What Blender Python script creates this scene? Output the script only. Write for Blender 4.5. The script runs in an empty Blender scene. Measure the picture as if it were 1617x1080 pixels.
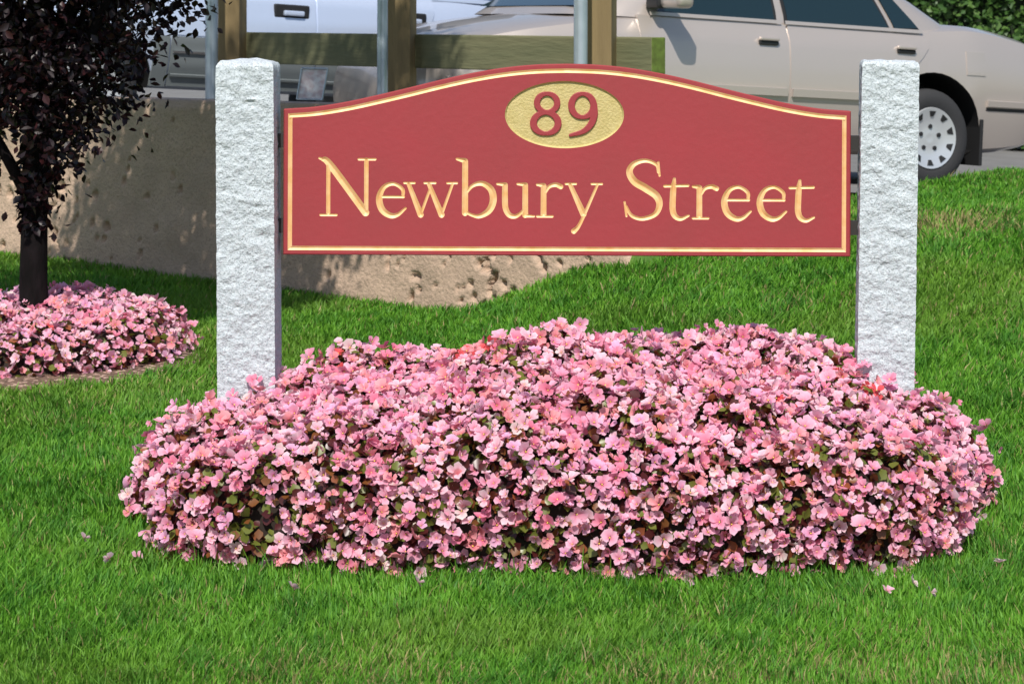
import bpy, bmesh, math, random
import numpy as np
from mathutils import Matrix, Vector, geometry

# ------------------------------------------------------------------ camera, sky, sun, exposure
SC = bpy.context.scene
COL = SC.collection
EYE = 1.63
cam_d = bpy.data.cameras.new('camera')
cam_d.sensor_width = 36.0
cam_d.lens = 36.0 * 4000 / 1617
cam_d.shift_y = -527.0 / 1617
cam_d.clip_start = 0.1
cam_d.clip_end = 2000
cam_d.dof.use_dof = True
cam_d.dof.focus_distance = 8.75
cam_d.dof.aperture_fstop = 9.0
cam = bpy.data.objects.new('camera', cam_d)
cam.location = (0, 0, EYE)
cam.rotation_euler = (math.pi / 2, 0, 0)
COL.objects.link(cam)
SC.camera = cam

SUN_AZ_LEFT = math.radians(7)      # sun stands behind the camera, this far to its left
SUN_EL = math.radians(52)
to_sun = Vector((-math.sin(SUN_AZ_LEFT) * math.cos(SUN_EL), -math.cos(SUN_AZ_LEFT) * math.cos(SUN_EL), math.sin(SUN_EL)))
world = bpy.data.worlds.new('World')
SC.world = world
world.use_nodes = True
wn = world.node_tree
sky = wn.nodes.new('ShaderNodeTexSky')
sky.sky_type = 'NISHITA'
sky.sun_disc = False
sky.sun_elevation = SUN_EL
sky.sun_rotation = math.atan2(to_sun.x, to_sun.y)
bgn = wn.nodes['Background']
wn.links.new(sky.outputs[0], bgn.inputs[0])
bgn.inputs[1].default_value = 0.11
sun_d = bpy.data.lights.new('sun', 'SUN')
sun_d.energy = 4.6
sun_d.angle = math.radians(0.53)
sun_d.color = (1.0, 0.955, 0.88)
sun = bpy.data.objects.new('sun', sun_d)
sun.rotation_euler = to_sun.to_track_quat('Z', 'Y').to_euler()
sun.location = to_sun * 40
COL.objects.link(sun)
SC.view_settings.view_transform = 'Standard'
SC.view_settings.look = 'None'
SC.view_settings.gamma = 1.0
SC.view_settings.exposure = 0.11
SC.view_settings.use_curve_mapping = False

RNG = np.random.default_rng(7)
random.seed(7)

# ------------------------------------------------------------------ helpers
def tag(o, label=None, cat=None, group=None, kind=None):
    if label: o['label'] = label
    if cat: o['category'] = cat
    if group: o['group'] = group
    if kind: o['kind'] = kind
    return o

def empty(name, loc=(0, 0, 0), matrix=None):
    o = bpy.data.objects.new(name, None)
    o.empty_display_size = 0.1
    COL.objects.link(o)
    if matrix is not None: o.matrix_world = matrix
    else: o.location = loc
    return o

def link(name, me, parent=None, loc=None, rot=None, scale=None):
    o = bpy.data.objects.new(name, me)
    COL.objects.link(o)
    if parent is not None: o.parent = parent
    if loc is not None: o.location = loc
    if rot is not None: o.rotation_euler = rot
    if scale is not None: o.scale = scale
    return o

def mesh(name, verts, faces, mats, matidx=None, smooth=False, sharp=None):
    me = bpy.data.meshes.new(name)
    me.from_pydata([tuple(map(float, v)) for v in verts], [], [tuple(map(int, f)) for f in faces])
    for m in (mats if isinstance(mats, (list, tuple)) else [mats]): me.materials.append(m)
    if matidx is not None: me.polygons.foreach_set('material_index', np.asarray(matidx, dtype=np.int32))
    if smooth:
        me.polygons.foreach_set('use_smooth', np.ones(len(me.polygons), dtype=bool))
        if sharp: me.set_sharp_from_angle(angle=math.radians(sharp))
    me.update()
    return me

def fast_mesh(name, V, T, mats, matidx=None, smooth=False, color=None):
    """big triangle meshes straight from numpy arrays"""
    me = bpy.data.meshes.new(name)
    nV, nT = len(V), len(T)
    me.vertices.add(nV); me.vertices.foreach_set('co', np.ascontiguousarray(V, dtype=np.float32).ravel())
    me.loops.add(nT * 3); me.loops.foreach_set('vertex_index', np.ascontiguousarray(T, dtype=np.int32).ravel())
    me.polygons.add(nT)
    me.polygons.foreach_set('loop_start', np.arange(0, nT * 3, 3, dtype=np.int32))
    me.polygons.foreach_set('loop_total', np.full(nT, 3, dtype=np.int32))
    for m in (mats if isinstance(mats, (list, tuple)) else [mats]): me.materials.append(m)
    if matidx is not None: me.polygons.foreach_set('material_index', np.ascontiguousarray(matidx, dtype=np.int32))
    if smooth: me.polygons.foreach_set('use_smooth', np.ones(nT, dtype=bool))
    me.update(calc_edges=True)
    if color is not None:
        a = me.color_attributes.new('tint', 'FLOAT_COLOR', 'POINT')
        c = np.ones((nV, 4), dtype=np.float32); c[:, :3] = color
        a.data.foreach_set('color', c.ravel())
    me.validate()
    return me

def smooth01(a, b, x):
    t = np.clip((x - a) / (b - a), 0, 1)
    return t * t * (3 - 2 * t)

def _h(ix, iy, iz, seed):
    n = (ix * 374761393 + iy * 668265263 + iz * 2147483647 + seed * 1274126177) & 0xFFFFFFFF
    n = ((n ^ (n >> 13)) * 1274126177) & 0xFFFFFFFF
    n = n ^ (n >> 16)
    return (n & 0xFFFF) / 65535.0

def noise3(x, y, z, seed=0):
    x, y, z = np.broadcast_arrays(np.asarray(x, float), np.asarray(y, float), np.asarray(z, float))
    fx, fy, fz = np.floor(x), np.floor(y), np.floor(z)
    ix, iy, iz = fx.astype(np.int64), fy.astype(np.int64), fz.astype(np.int64)
    tx, ty, tz = x - fx, y - fy, z - fz
    tx, ty, tz = tx*tx*(3-2*tx), ty*ty*(3-2*ty), tz*tz*(3-2*tz)
    r = 0
    for a in (0, 1):
        for b in (0, 1):
            for c in (0, 1):
                w = (tx if a else 1-tx) * (ty if b else 1-ty) * (tz if c else 1-tz)
                r = r + w * _h(ix+a, iy+b, iz+c, seed)
    return r * 2 - 1

def fbm(x, y, z, seed=0, n=3):
    r, a, f = 0, 1.0, 1.0
    for i in range(n):
        r = r + a * noise3(x*f, y*f, z*f, seed+i*17); a *= 0.5; f *= 2.03
    return r

def at(px, py, Y):
    """a point of the place from a reading of the photograph and a distance"""
    return Vector(((px - 808.5) / 4000 * Y, Y, EYE - (py - 13) / 4000 * Y))

# ------------------------------------------------------------------ materials
def mat(name, color, rough=0.7, color2=None, scale=8, detail=4, contrast=0.5, bump=0, bump_scale=40, metallic=0,
        coat=0, spec=0.5, speckle=None, speckle_scale=200, trans=0, attr=False, stretch=None):
    m = bpy.data.materials.new(name); m.use_nodes = True
    nt = m.node_tree; N, L = nt.nodes, nt.links
    p = N['Principled BSDF']
    p.inputs['Base Color'].default_value = (*color, 1)
    p.inputs['Roughness'].default_value = rough
    p.inputs['Metallic'].default_value = metallic
    p.inputs['Coat Weight'].default_value = coat
    p.inputs['Coat Roughness'].default_value = 0.06
    p.inputs['Specular IOR Level'].default_value = spec
    tc = N.new('ShaderNodeTexCoord'); vec = tc.outputs['Object']
    if stretch:
        mp = N.new('ShaderNodeMapping'); mp.inputs['Scale'].default_value = stretch
        L.new(vec, mp.inputs['Vector']); vec = mp.outputs['Vector']
    col = None
    if color2 is not None:
        nz = N.new('ShaderNodeTexNoise'); nz.inputs['Scale'].default_value = scale; nz.inputs['Detail'].default_value = detail
        L.new(vec, nz.inputs['Vector'])
        r = N.new('ShaderNodeValToRGB')
        r.color_ramp.elements[0].position = 0.5 - contrast/2*0.6; r.color_ramp.elements[0].color = (*color, 1)
        r.color_ramp.elements[1].position = 0.5 + contrast/2*0.6; r.color_ramp.elements[1].color = (*color2, 1)
        L.new(nz.outputs['Fac'], r.inputs['Fac']); col = r.outputs['Color']
    if speckle is not None:
        v = N.new('ShaderNodeTexVoronoi'); v.inputs['Scale'].default_value = speckle_scale
        L.new(vec, v.inputs['Vector'])
        r2 = N.new('ShaderNodeValToRGB'); r2.color_ramp.interpolation = 'CONSTANT'
        r2.color_ramp.elements[0].color = (1, 1, 1, 1); r2.color_ramp.elements[1].position = 0.2
        r2.color_ramp.elements[1].color = (0, 0, 0, 1)
        sep = N.new('ShaderNodeSeparateColor'); L.new(v.outputs['Color'], sep.inputs[0])
        L.new(sep.outputs[0], r2.inputs['Fac'])
        mx = N.new('ShaderNodeMix'); mx.data_type = 'RGBA'
        L.new(r2.outputs['Color'], mx.inputs[0])
        if col is not None: L.new(col, mx.inputs[6])
        else: mx.inputs[6].default_value = (*color, 1)
        mx.inputs[7].default_value = (*speckle, 1); col = mx.outputs[2]
    if attr:
        a = N.new('ShaderNodeAttribute'); a.attribute_name = 'tint'
        if attr == 'multiply':
            mu = N.new('ShaderNodeMix'); mu.data_type = 'RGBA'; mu.blend_type = 'MULTIPLY'; mu.inputs[0].default_value = 1
            mu.inputs[6].default_value = (*color, 1); L.new(a.outputs['Color'], mu.inputs[7]); col = mu.outputs[2]
        else: col = a.outputs['Color']
    if col is not None: L.new(col, p.inputs['Base Color'])
    if bump:
        nb = N.new('ShaderNodeTexNoise'); nb.inputs['Scale'].default_value = bump_scale; nb.inputs['Detail'].default_value = 5
        L.new(vec, nb.inputs['Vector'])
        b = N.new('ShaderNodeBump'); b.inputs['Strength'].default_value = bump; b.inputs['Distance'].default_value = 0.01
        L.new(nb.outputs['Fac'], b.inputs['Height']); L.new(b.outputs['Normal'], p.inputs['Normal'])
    if trans:
        t = N.new('ShaderNodeBsdfTranslucent')
        if col is not None: L.new(col, t.inputs['Color'])
        else: t.inputs['Color'].default_value = (*color, 1)
        ms = N.new('ShaderNodeMixShader'); ms.inputs[0].default_value = trans
        out = N['Material Output']
        L.new(p.outputs[0], ms.inputs[1]); L.new(t.outputs[0], ms.inputs[2]); L.new(ms.outputs[0], out.inputs['Surface'])
    return m

M = {}
M['turf'] = mat('turf_soil', (0.045, 0.12, 0.012), 0.95, (0.09, 0.18, 0.025), 6, 8, 0.8, bump=1.0, bump_scale=60)
M['blade'] = mat('grass_blade', (0.06, 0.16, 0.02), 0.55, attr=True, trans=0.35, spec=0.3)
M['asphalt'] = mat('asphalt', (0.15, 0.145, 0.14), 0.9, (0.20, 0.195, 0.19), 3, 8, 0.8, bump=0.5, bump_scale=150)
M['earth'] = mat('earth', (0.10, 0.12, 0.05), 0.95, (0.13, 0.14, 0.07), 0.3, 6)
M['mulch'] = mat('mulch', (0.20, 0.12, 0.085), 0.95, (0.07, 0.045, 0.03), 45, 6, 0.7, bump=1.0, bump_scale=90, speckle=(0.42, 0.28, 0.22), speckle_scale=60)
M['concrete'] = mat('wall_concrete', (0.54, 0.39, 0.285), 0.92, (0.42, 0.305, 0.225), 5, 8, 0.8, bump=0.7, bump_scale=55, speckle=(0.40, 0.29, 0.215), speckle_scale=140)
M['granite'] = mat('granite', (0.61, 0.655, 0.685), 0.85, (0.46, 0.505, 0.545), 60, 8, 0.8, bump=0.9, bump_scale=70, speckle=(0.36, 0.40, 0.43), speckle_scale=280)
M['red'] = mat('sign_red_paint', (0.345, 0.035, 0.045), 0.55, (0.295, 0.039, 0.043), 4, 8, 0.9, bump=0.10, bump_scale=40)
M['redside'] = mat('sign_edge_paint', (0.30, 0.035, 0.035), 0.6)
M['gold'] = mat('gold_leaf', (0.87, 0.58, 0.30), 0.5, (0.74, 0.41, 0.15), 22, 6, 0.7, metallic=0.1)
M['goldfloor'] = mat('gold_smalt_oval', (0.50, 0.40, 0.15), 0.55, (0.60, 0.49, 0.22), 45, 6, 0.8, bump=0.35, bump_scale=120, metallic=0.1)
M['iron'] = mat('dark_iron', (0.03, 0.027, 0.025), 0.6)
M['wood'] = mat('weathered_wood', (0.30, 0.22, 0.10), 0.85, (0.17, 0.12, 0.055), 9, 8, 0.9, bump=0.6, bump_scale=40, stretch=(1, 1, 0.12))
M['railwood'] = mat('mossy_rail_wood', (0.20, 0.19, 0.10), 0.88, (0.13, 0.14, 0.07), 10, 8, 0.9, bump=0.5, bump_scale=40, stretch=(0.15, 1, 1))
M['endgrain'] = mat('mossy_end_grain', (0.13, 0.19, 0.03), 0.9, (0.09, 0.12, 0.02), 25, 5)
M['galv'] = mat('galvanised_pipe', (0.50, 0.57, 0.63), 0.38, (0.42, 0.49, 0.55), 12, 4, metallic=0.55)
M['bark'] = mat('plum_bark', (0.012, 0.009, 0.010), 0.9, (0.006, 0.005, 0.005), 20, 6, bump=0.8, bump_scale=50, stretch=(1, 1, 0.3), spec=0.1)
M['plum'] = mat('plum_leaf', (0.014, 0.006, 0.008), 0.4, trans=0.1, spec=0.35)
M['plum2'] = mat('plum_leaf_reddish', (0.035, 0.009, 0.010), 0.4, trans=0.15, spec=0.35)
M['beige'] = mat('beige_car_paint', (0.53, 0.465, 0.42), 0.38, metallic=0.45, coat=0.8)
M['silver'] = mat('silver_blue_car_paint', (0.58, 0.66, 0.82), 0.34, metallic=0.35, coat=0.8)
M['black'] = mat('black_plastic', (0.012, 0.012, 0.013), 0.6)
M['grey_plastic'] = mat('grey_bumper_plastic', (0.16, 0.18, 0.185), 0.45)
M['tyre'] = mat('tyre_rubber', (0.028, 0.028, 0.03), 0.85, bump=0.3, bump_scale=80)
M['hub'] = mat('hubcap_silver', (0.62, 0.64, 0.66), 0.35, metallic=0.5)
M['chrome'] = mat('chrome', (0.8, 0.8, 0.8), 0.15, metallic=1.0)
M['glass'] = mat('car_glass', (0.008, 0.022, 0.026), 0.04, spec=0.8, coat=0.3)
M['lamp'] = mat('headlight_glass', (0.36, 0.37, 0.37), 0.12, (0.22, 0.23, 0.23), 30, 2, coat=1, stretch=(1, 6, 0.5))
M['tail'] = mat('tail_light_red', (0.35, 0.01, 0.01), 0.15, coat=1)
M['plate'] = mat('licence_plate', (0.84, 0.83, 0.82), 0.4, (0.62, 0.50, 0.50), 30, 3, 0.5)
M['hedge'] = mat('hedge_leaf', (0.045, 0.11, 0.02), 0.5, trans=0.25)
M['hedge2'] = mat('hedge_leaf_light', (0.10, 0.19, 0.04), 0.5, trans=0.25)
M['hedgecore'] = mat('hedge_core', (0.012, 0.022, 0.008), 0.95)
M['leafg'] = mat('begonia_leaf_green', (0.15, 0.17, 0.03), 0.35, trans=0.25)
M['leafb'] = mat('begonia_leaf_bronze', (0.20, 0.075, 0.022), 0.35, trans=0.3)
M['leafd'] = mat('begonia_leaf_maroon', (0.075, 0.014, 0.014), 0.35, trans=0.25)
M['leafo'] = mat('begonia_leaf_orange', (0.30, 0.09, 0.035), 0.4, trans=0.3)
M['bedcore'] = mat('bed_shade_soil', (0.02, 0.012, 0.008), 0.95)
PETAL = [(0.89, 0.45, 0.60), (0.92, 0.57, 0.70), (0.94, 0.72, 0.79), (0.85, 0.32, 0.45), (0.89, 0.43, 0.45), (0.78, 0.13, 0.14), (0.91, 0.80, 0.76), (0.88, 0.55, 0.76)]
for i, c in enumerate(PETAL): M['petal%d' % i] = mat('petal_pink_%d' % i, c, 0.5, trans=0.38, spec=0.3, attr='multiply')
M['stamen'] = mat('stamen_yellow', (0.80, 0.55, 0.08), 0.6)

# ------------------------------------------------------------------ the lie of the land
WP0 = np.array([-0.775, 12.5]); WD = np.array([0.80, -0.60]); WN = np.array([-0.60, -0.80])   # retaining wall line, normal to the lawn
WALL_S0, WALL_S1, WALL_T = -9.0, 1.62, 0.30

def lot_z(X, Y):
    return 0.482 + 0.05 * (2.68 - np.clip(X, -6, 6)) + 0.033 * (16.2 - np.clip(Y, 11, 19))

def lawn_z(X, Y):
    X = np.asarray(X, float); Y = np.asarray(Y, float)
    front = -0.10 * np.clip(8.9 - Y, 0, 2.6) - 0.03 * np.clip(6.3 - Y, 0, 4)
    d = np.clip(Y - 8.9, 0, None)
    zl = np.minimum(0.05 * d, 0.6)
    zr = 0.17 * d
    zr = np.where(zr > 0.5, 0.5 + 0.205 * (1 - np.exp(-(zr - 0.5) / 0.205)), zr)
    t = smooth01(-0.35, 0.55, X)
    z = front + zl * (1 - t) + zr * t
    z = z + 0.012 * noise3(X * 0.9, Y * 0.9, 0.3, 5) + 0.006 * noise3(X * 3, Y * 3, 0.7, 8)
    s = (X - WP0[0]) * WD[0] + (Y - WP0[1]) * WD[1]
    dist = (X - WP0[0]) * WN[0] + (Y - WP0[1]) * WN[1]
    behind = (dist < -0.12) & (s < WALL_S1 + 0.02)
    low = lot_z(X, Y) - 0.12
    z = np.where(behind, low, z)
    edge = smooth01(14.5, 14.95, Y) * (s >= WALL_S1 + 0.02)
    z = np.where(s >= WALL_S1 + 0.02, z * (1 - edge) + low * edge, z)
    return z

def on_lawn(X, Y):
    s = (X - WP0[0]) * WD[0] + (Y - WP0[1]) * WD[1]
    dist = (X - WP0[0]) * WN[0] + (Y - WP0[1]) * WN[1]
    return ((dist > 0.01) | (s > WALL_S1 + 0.02)) & ((Y < 14.75) | (dist > 0))

# lawn ground sheet: fine near the sign, coarse far off
xs = np.unique(np.concatenate([np.linspace(-150, -12, 14), np.linspace(-12, -4, 14), np.linspace(-4, 4, 100), np.linspace(4, 12, 14), np.linspace(12, 150, 14)]))
ys = np.unique(np.concatenate([np.linspace(-120, 0, 13), np.linspace(0, 6, 14), np.linspace(6, 16, 120), np.linspace(16, 30, 15)]))
GX, GY = np.meshgrid(xs, ys)
GZ = lawn_z(GX, GY)
nx, ny = len(xs), len(ys)
V = np.stack([GX.ravel(), GY.ravel(), GZ.ravel()], 1)
ii = (np.arange(ny - 1)[:, None] * nx + np.arange(nx - 1)[None]).ravel()
T = np.concatenate([np.stack([ii, ii + 1, ii + nx + 1], 1), np.stack([ii, ii + nx + 1, ii + nx], 1)])
o = link('lawn', fast_mesh('lawn', V, T, M['turf'], smooth=True)); tag(o, 'green mown lawn sloping around the sign and flower beds', 'lawn', kind='structure')

# parking lot sheet
xs = np.array([-40, -20, -12, -6, -3, 0, 3, 6, 12, 20, 40.0]); ys = np.array([10.5, 12, 14, 16, 18, 20, 23, 26, 32, 40, 60])
GX, GY = np.meshgrid(xs, ys)
nx, ny = len(xs), len(ys)
V = np.stack([GX.ravel(), GY.ravel(), lot_z(GX, GY).ravel()], 1)
# pull the sheet's near edge back behind wall and lawn edge
def lot_front(x):
    yw = WP0[1] + (x - WP0[0]) * (WD[1] / WD[0]) + 0.15 / abs(WN[1])
    return yw if x < 0.55 else 14.5
Vv, Ff = [], []
lx = np.concatenate([np.linspace(-9, 0.54, 20), np.linspace(0.56, 40, 16)])
ly = np.linspace(0, 1, 14)
for t in ly:
    for x in lx:
        y0 = lot_front(x); y = y0 + (60 - y0) * t ** 1.8
        Vv.append((x, y, float(lot_z(x, y))))
for j in range(len(ly) - 1):
    for i in range(len(lx) - 1):
        a = j * len(lx) + i; Ff.append((a, a + 1, a + len(lx) + 1, a + len(lx)))
o = link('parking_lot', mesh('parking_lot', Vv, Ff, M['asphalt'], smooth=True)); tag(o, 'light grey asphalt parking lot behind the wall', 'parking lot', kind='structure')
g = link('ground', mesh('ground', [(-900, -400, -1.2), (900, -400, -1.2), (900, 1500, -1.2), (-900, 1500, -1.2)], [(0, 1, 2, 3)], M['earth']))
tag(g, 'open ground reaching to the horizon', 'ground', kind='structure')

# ------------------------------------------------------------------ retaining wall
def build_wall():
    root = empty('retaining_wall', (WP0[0], WP0[1], 0.0))
    tag(root, 'tan pitted concrete retaining wall below the parked cars', 'wall')
    sv = np.unique(np.concatenate([np.linspace(WALL_S0, -3.6, 20), np.arange(-3.6, WALL_S1 + 0.001, 0.0125)]))
    nz = 96
    top = 1.15 - 0.62 * smooth01(0.85, 1.62, sv)
    Sg = np.repeat(sv[:, None], nz, 1)
    tz = np.linspace(0, 1, nz)
    Zg = -0.3 + (top[:, None] + 0.3) * tz[None]
    depth = 0.010 * fbm(Sg * 4, Zg * 4, 0, 31, 3)
    # broken pits and a run of chipped-out holes
    rng = np.random.default_rng(3)
    pits = []
    for _ in range(46): pits.append((rng.uniform(0.25, 1.45), rng.uniform(0.12, 0.62), rng.uniform(0.006, 0.016), rng.uniform(0.02, 0.05)))
    for _ in range(60): pits.append((rng.uniform(-3.2, 1.4), rng.uniform(0.15, 1.1), rng.uniform(0.006, 0.016), rng.uniform(0.012, 0.03)))
    for _ in range(40): pits.append((rng.uniform(-2.6, -1.7), rng.uniform(0.2, 0.7), rng.uniform(0.008, 0.02), rng.uniform(0.02, 0.04)))
    for z in np.linspace(0.18, 0.62, 13): pits.append((0.82 + 0.03 * rng.normal(), z, rng.uniform(0.011, 0.023), 0.10))
    for z in np.linspace(0.2, 0.3, 4): pits.append((0.93 + 0.03 * rng.normal(), z, rng.uniform(0.012, 0.022), 0.07))
    for z in np.linspace(0.36, 0.5, 5): pits.append((0.22 + 0.012 * rng.normal(), z, 0.010, 0.06))
    for z in np.linspace(0.42, 0.55, 5): pits.append((1.12 + 0.03 * rng.normal(), z, 0.015, 0.06))
    wob = 1 + 0.6 * noise3(Sg * 60, Zg * 60, 1.5, 3)
    for (s, z, r, dp) in pits:
        m = np.hypot(Sg - s, (Zg - z) * 0.8) * wob
        depth = depth - dp * smooth01(r * 1.25, r * 0.75, m)
    depth = depth * smooth01(0, 0.03, 1 - tz)[None]
    cap = 0.012 * smooth01(0.97, 1.0, tz)[None]
    off = depth - cap
    X = Sg * WD[0] + off * WN[0]; Y = Sg * WD[1] + off * WN[1]
    V = np.stack([X.ravel(), Y.ravel(), Zg.ravel()], 1)
    ns = len(sv)
    ii = (np.arange(ns - 1)[:, None] * nz + np.arange(nz - 1)[None]).ravel()
    T = np.concatenate([np.stack([ii, ii + nz, ii + nz + 1], 1), np.stack([ii, ii + nz + 1, ii + 1], 1)])
    # body behind the face: top, back and end, sharing the face's rim
    n0 = len(V)
    bx = sv * WD[0] - WALL_T * WN[0]; by = sv * WD[1] - WALL_T * WN[1]
    B1 = np.stack([bx, by, top - 0.004 + 0 * sv], 1); B0 = np.stack([bx, by, 0 * sv - 0.3], 1)
    V = np.concatenate([V, B1, B0])
    k = np.arange(ns - 1)
    f = k * nz + nz - 1
    T = np.concatenate([T, np.stack([f, f + nz, n0 + k + 1], 1), np.stack([f, n0 + k + 1, n0 + k], 1),
                        np.stack([n0 + k, n0 + k + 1, n0 + ns + k + 1], 1), np.stack([n0 + k, n0 + ns + k + 1, n0 + ns + k], 1)])
    e = (ns - 1) * nz
    end = [(e + j, n0 + 2 * ns - 1, e + j + 1) for j in range(nz - 1)] + [(e + nz - 1, n0 + 2 * ns - 1, n0 + ns - 1)]
    T = np.concatenate([T, np.array(end)])
    link('concrete_face', fast_mesh('concrete_face', V, T, M['concrete']), root)
build_wall()

# ------------------------------------------------------------------ granite posts
def granite_post(x0, x1, ytop, lean, yaw, seed, dome, label, depth=0.20):
    w = (x1 - x0) / 450.0
    cx = ((x0 + x1) / 2 - 808.5) / 4000 * 8.82
    h = EYE - (ytop - 13) / 4000 * 8.80 + 0.25
    root = empty('granite_post', (cx, 8.82 + depth / 2, -0.0))
    root.rotation_euler = (0, lean, yaw)
    tag(root, label, 'post', 'granite sign posts')
    nS, nZ = 22, 190
    ring = []
    a = np.linspace(-1, 1, nS, endpoint=False)
    pts = np.concatenate([np.stack([a, -np.ones(nS)], 1), np.stack([np.ones(nS), a], 1), np.stack([-a, np.ones(nS)], 1), np.stack([-np.ones(nS), -a], 1)])
    nrm = np.concatenate([np.tile([0, -1], (nS, 1)), np.tile([1, 0], (nS, 1)), np.tile([0, 1], (nS, 1)), np.tile([-1, 0], (nS, 1))]).astype(float)
    for k in range(4): nrm[k * nS] = (nrm[k * nS] + nrm[k * nS - 1]) / math.sqrt(2)
    front = np.clip(-nrm[:, 1], 0, 1)
    corner = np.minimum(1 - np.abs(pts[:, 0]), 1 - np.abs(pts[:, 1]) + 2 * (np.abs(nrm[:, 1]) > .9)) if False else (1 - np.where(np.abs(nrm[:, 1]) > 0.9, np.abs(pts[:, 0]), np.abs(pts[:, 1])))
    zz = np.linspace(-0.25, h - 0.25, nZ)
    V = []
    for z in zz:
        X = pts[:, 0] * w / 2; Y = pts[:, 1] * depth / 2
        n1 = 0.4 + fbm(X * 20 + z * 9, Y * 20, z * 30, seed, 3) * 0.62
        n2 = fbm(X * 55 + z * 25, Y * 55, z * 80, seed + 50, 2)
        amp = np.where(front > 0.5, 1.0, 0.55)
        d = (0.0055 * n1 + 0.0046 * n2 - 0.002) * amp * np.clip(0.35 + 3 * corner, 0, 1)
        topf = smooth01(h - 0.25 - 0.012, h - 0.25, z)
        d = d - 0.008 * topf
        V.append(np.stack([X + nrm[:, 0] * d, Y + nrm[:, 1] * d, np.full(len(X), z)], 1))
    n = len(pts)
    # top cap in shrinking rings, gently domed and rough
    for q in (0.85, 0.6, 0.3):
        X = pts[:, 0] * w / 2 * q; Y = pts[:, 1] * depth / 2 * q
        zc = h - 0.25 + dome * (1 - q * q) + 0.006 * fbm(X * 25, Y * 25, 3.0, seed + 9, 2)
        V.append(np.stack([X, Y, zc], 1))
    V = np.concatenate(V + [np.array([[0, 0, h - 0.25 + dome]])])
    rows = nZ + 3
    F = []
    for r in range(rows - 1):
        for i in range(n):
            j = (i + 1) % n
            F.append((r * n + i, r * n + j, (r + 1) * n + j, (r + 1) * n + i))
    c = len(V) - 1
    for i in range(n): F.append(((rows - 1) * n + i, (rows - 1) * n + (i + 1) % n, c))
    me = mesh('stone_shaft', V, F, M['granite'], smooth=True, sharp=38)
    link('stone_shaft', me, root)
    return root
granite_post(345, 436, 101, math.radians(-0.3), math.radians(-1.5), 11, 0.016, 'rough granite post with rounded top at the sign end beside the dark tree')
granite_post(1356, 1445, 98, math.radians(0.9), math.radians(-5.0), 23, 0.002, 'rough granite post with flat top in front of the beige car')

# ------------------------------------------------------------------ the sign
S = 8.92 / 4000                    # metres per pixel of the photograph at the sign's face
SIGN_X0, SIGN_Y0 = 895.0, 404.0    # bottom middle of the board
def sx(px): return (px - SIGN_X0) * S
def sz(py): return (SIGN_Y0 - py) * S

def dense(pts, n=14, curve=True):
    P = np.array(pts, float)
    if len(P) == 2 or not curve:
        out = []
        for a, b in zip(P[:-1], P[1:]): out.append(a + (b - a) * np.linspace(0, 1, n * 3)[:, None])
        return np.concatenate(out)
    Q = np.concatenate([[2 * P[0] - P[1]], P, [2 * P[-1] - P[-2]]])
    out = []
    for i in range(1, len(Q) - 2):
        p0, p1, p2, p3 = Q[i-1], Q[i], Q[i+1], Q[i+2]
        for t in np.linspace(0, 1, n, endpoint=False):
            out.append(0.5 * ((2*p1) + (-p0+p2)*t + (2*p0-5*p1+4*p2-p3)*t*t + (-p0+3*p1-3*p2+p3)*t**3))
    out.append(P[-1])
    return np.array(out)

def g_e(dx, dy=0):
    o = [[(636, 311, 2.3), (635, 299, 2.8), (621, 290.5, 2.7), (606, 296, 3.6), (598.5, 313, 4.8), (603, 331, 5.0), (616, 340.5, 4.2), (628, 339, 3.0), (640, 329, 1.9)],
         [(600, 311, 2.1), (637, 311, 2.1)]]
    return [[(x + dx, y + dy, r) for x, y, r in s] for s in o]
def g_r(dx, dy=0):
    o = [[(858, 293, 4.2), (858, 338, 4.4)], [(848, 291, 2.0), (858, 292, 3.4)], [(848, 341, 1.9), (872, 341, 1.9)],
         [(860, 304, 2.2), (867, 294, 2.8), (877, 291, 3.4), (885, 294, 3.9)]]
    return [[(x + dx, y + dy, r) for x, y, r in s] for s in o]
def g_t(dx, dy=0):
    o = [[(1064.5, 280, 2.2), (1063, 294, 4.3), (1062, 312, 4.6), (1062, 329, 4.6), (1066, 339, 4.2), (1075, 343, 3.1), (1087, 338, 1.8)],
         [(1049, 291.5, 2.2), (1086, 290.5, 2.2)]]
    return [[(x + dx, y + dy, r) for x, y, r in s] for s in o]
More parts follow.
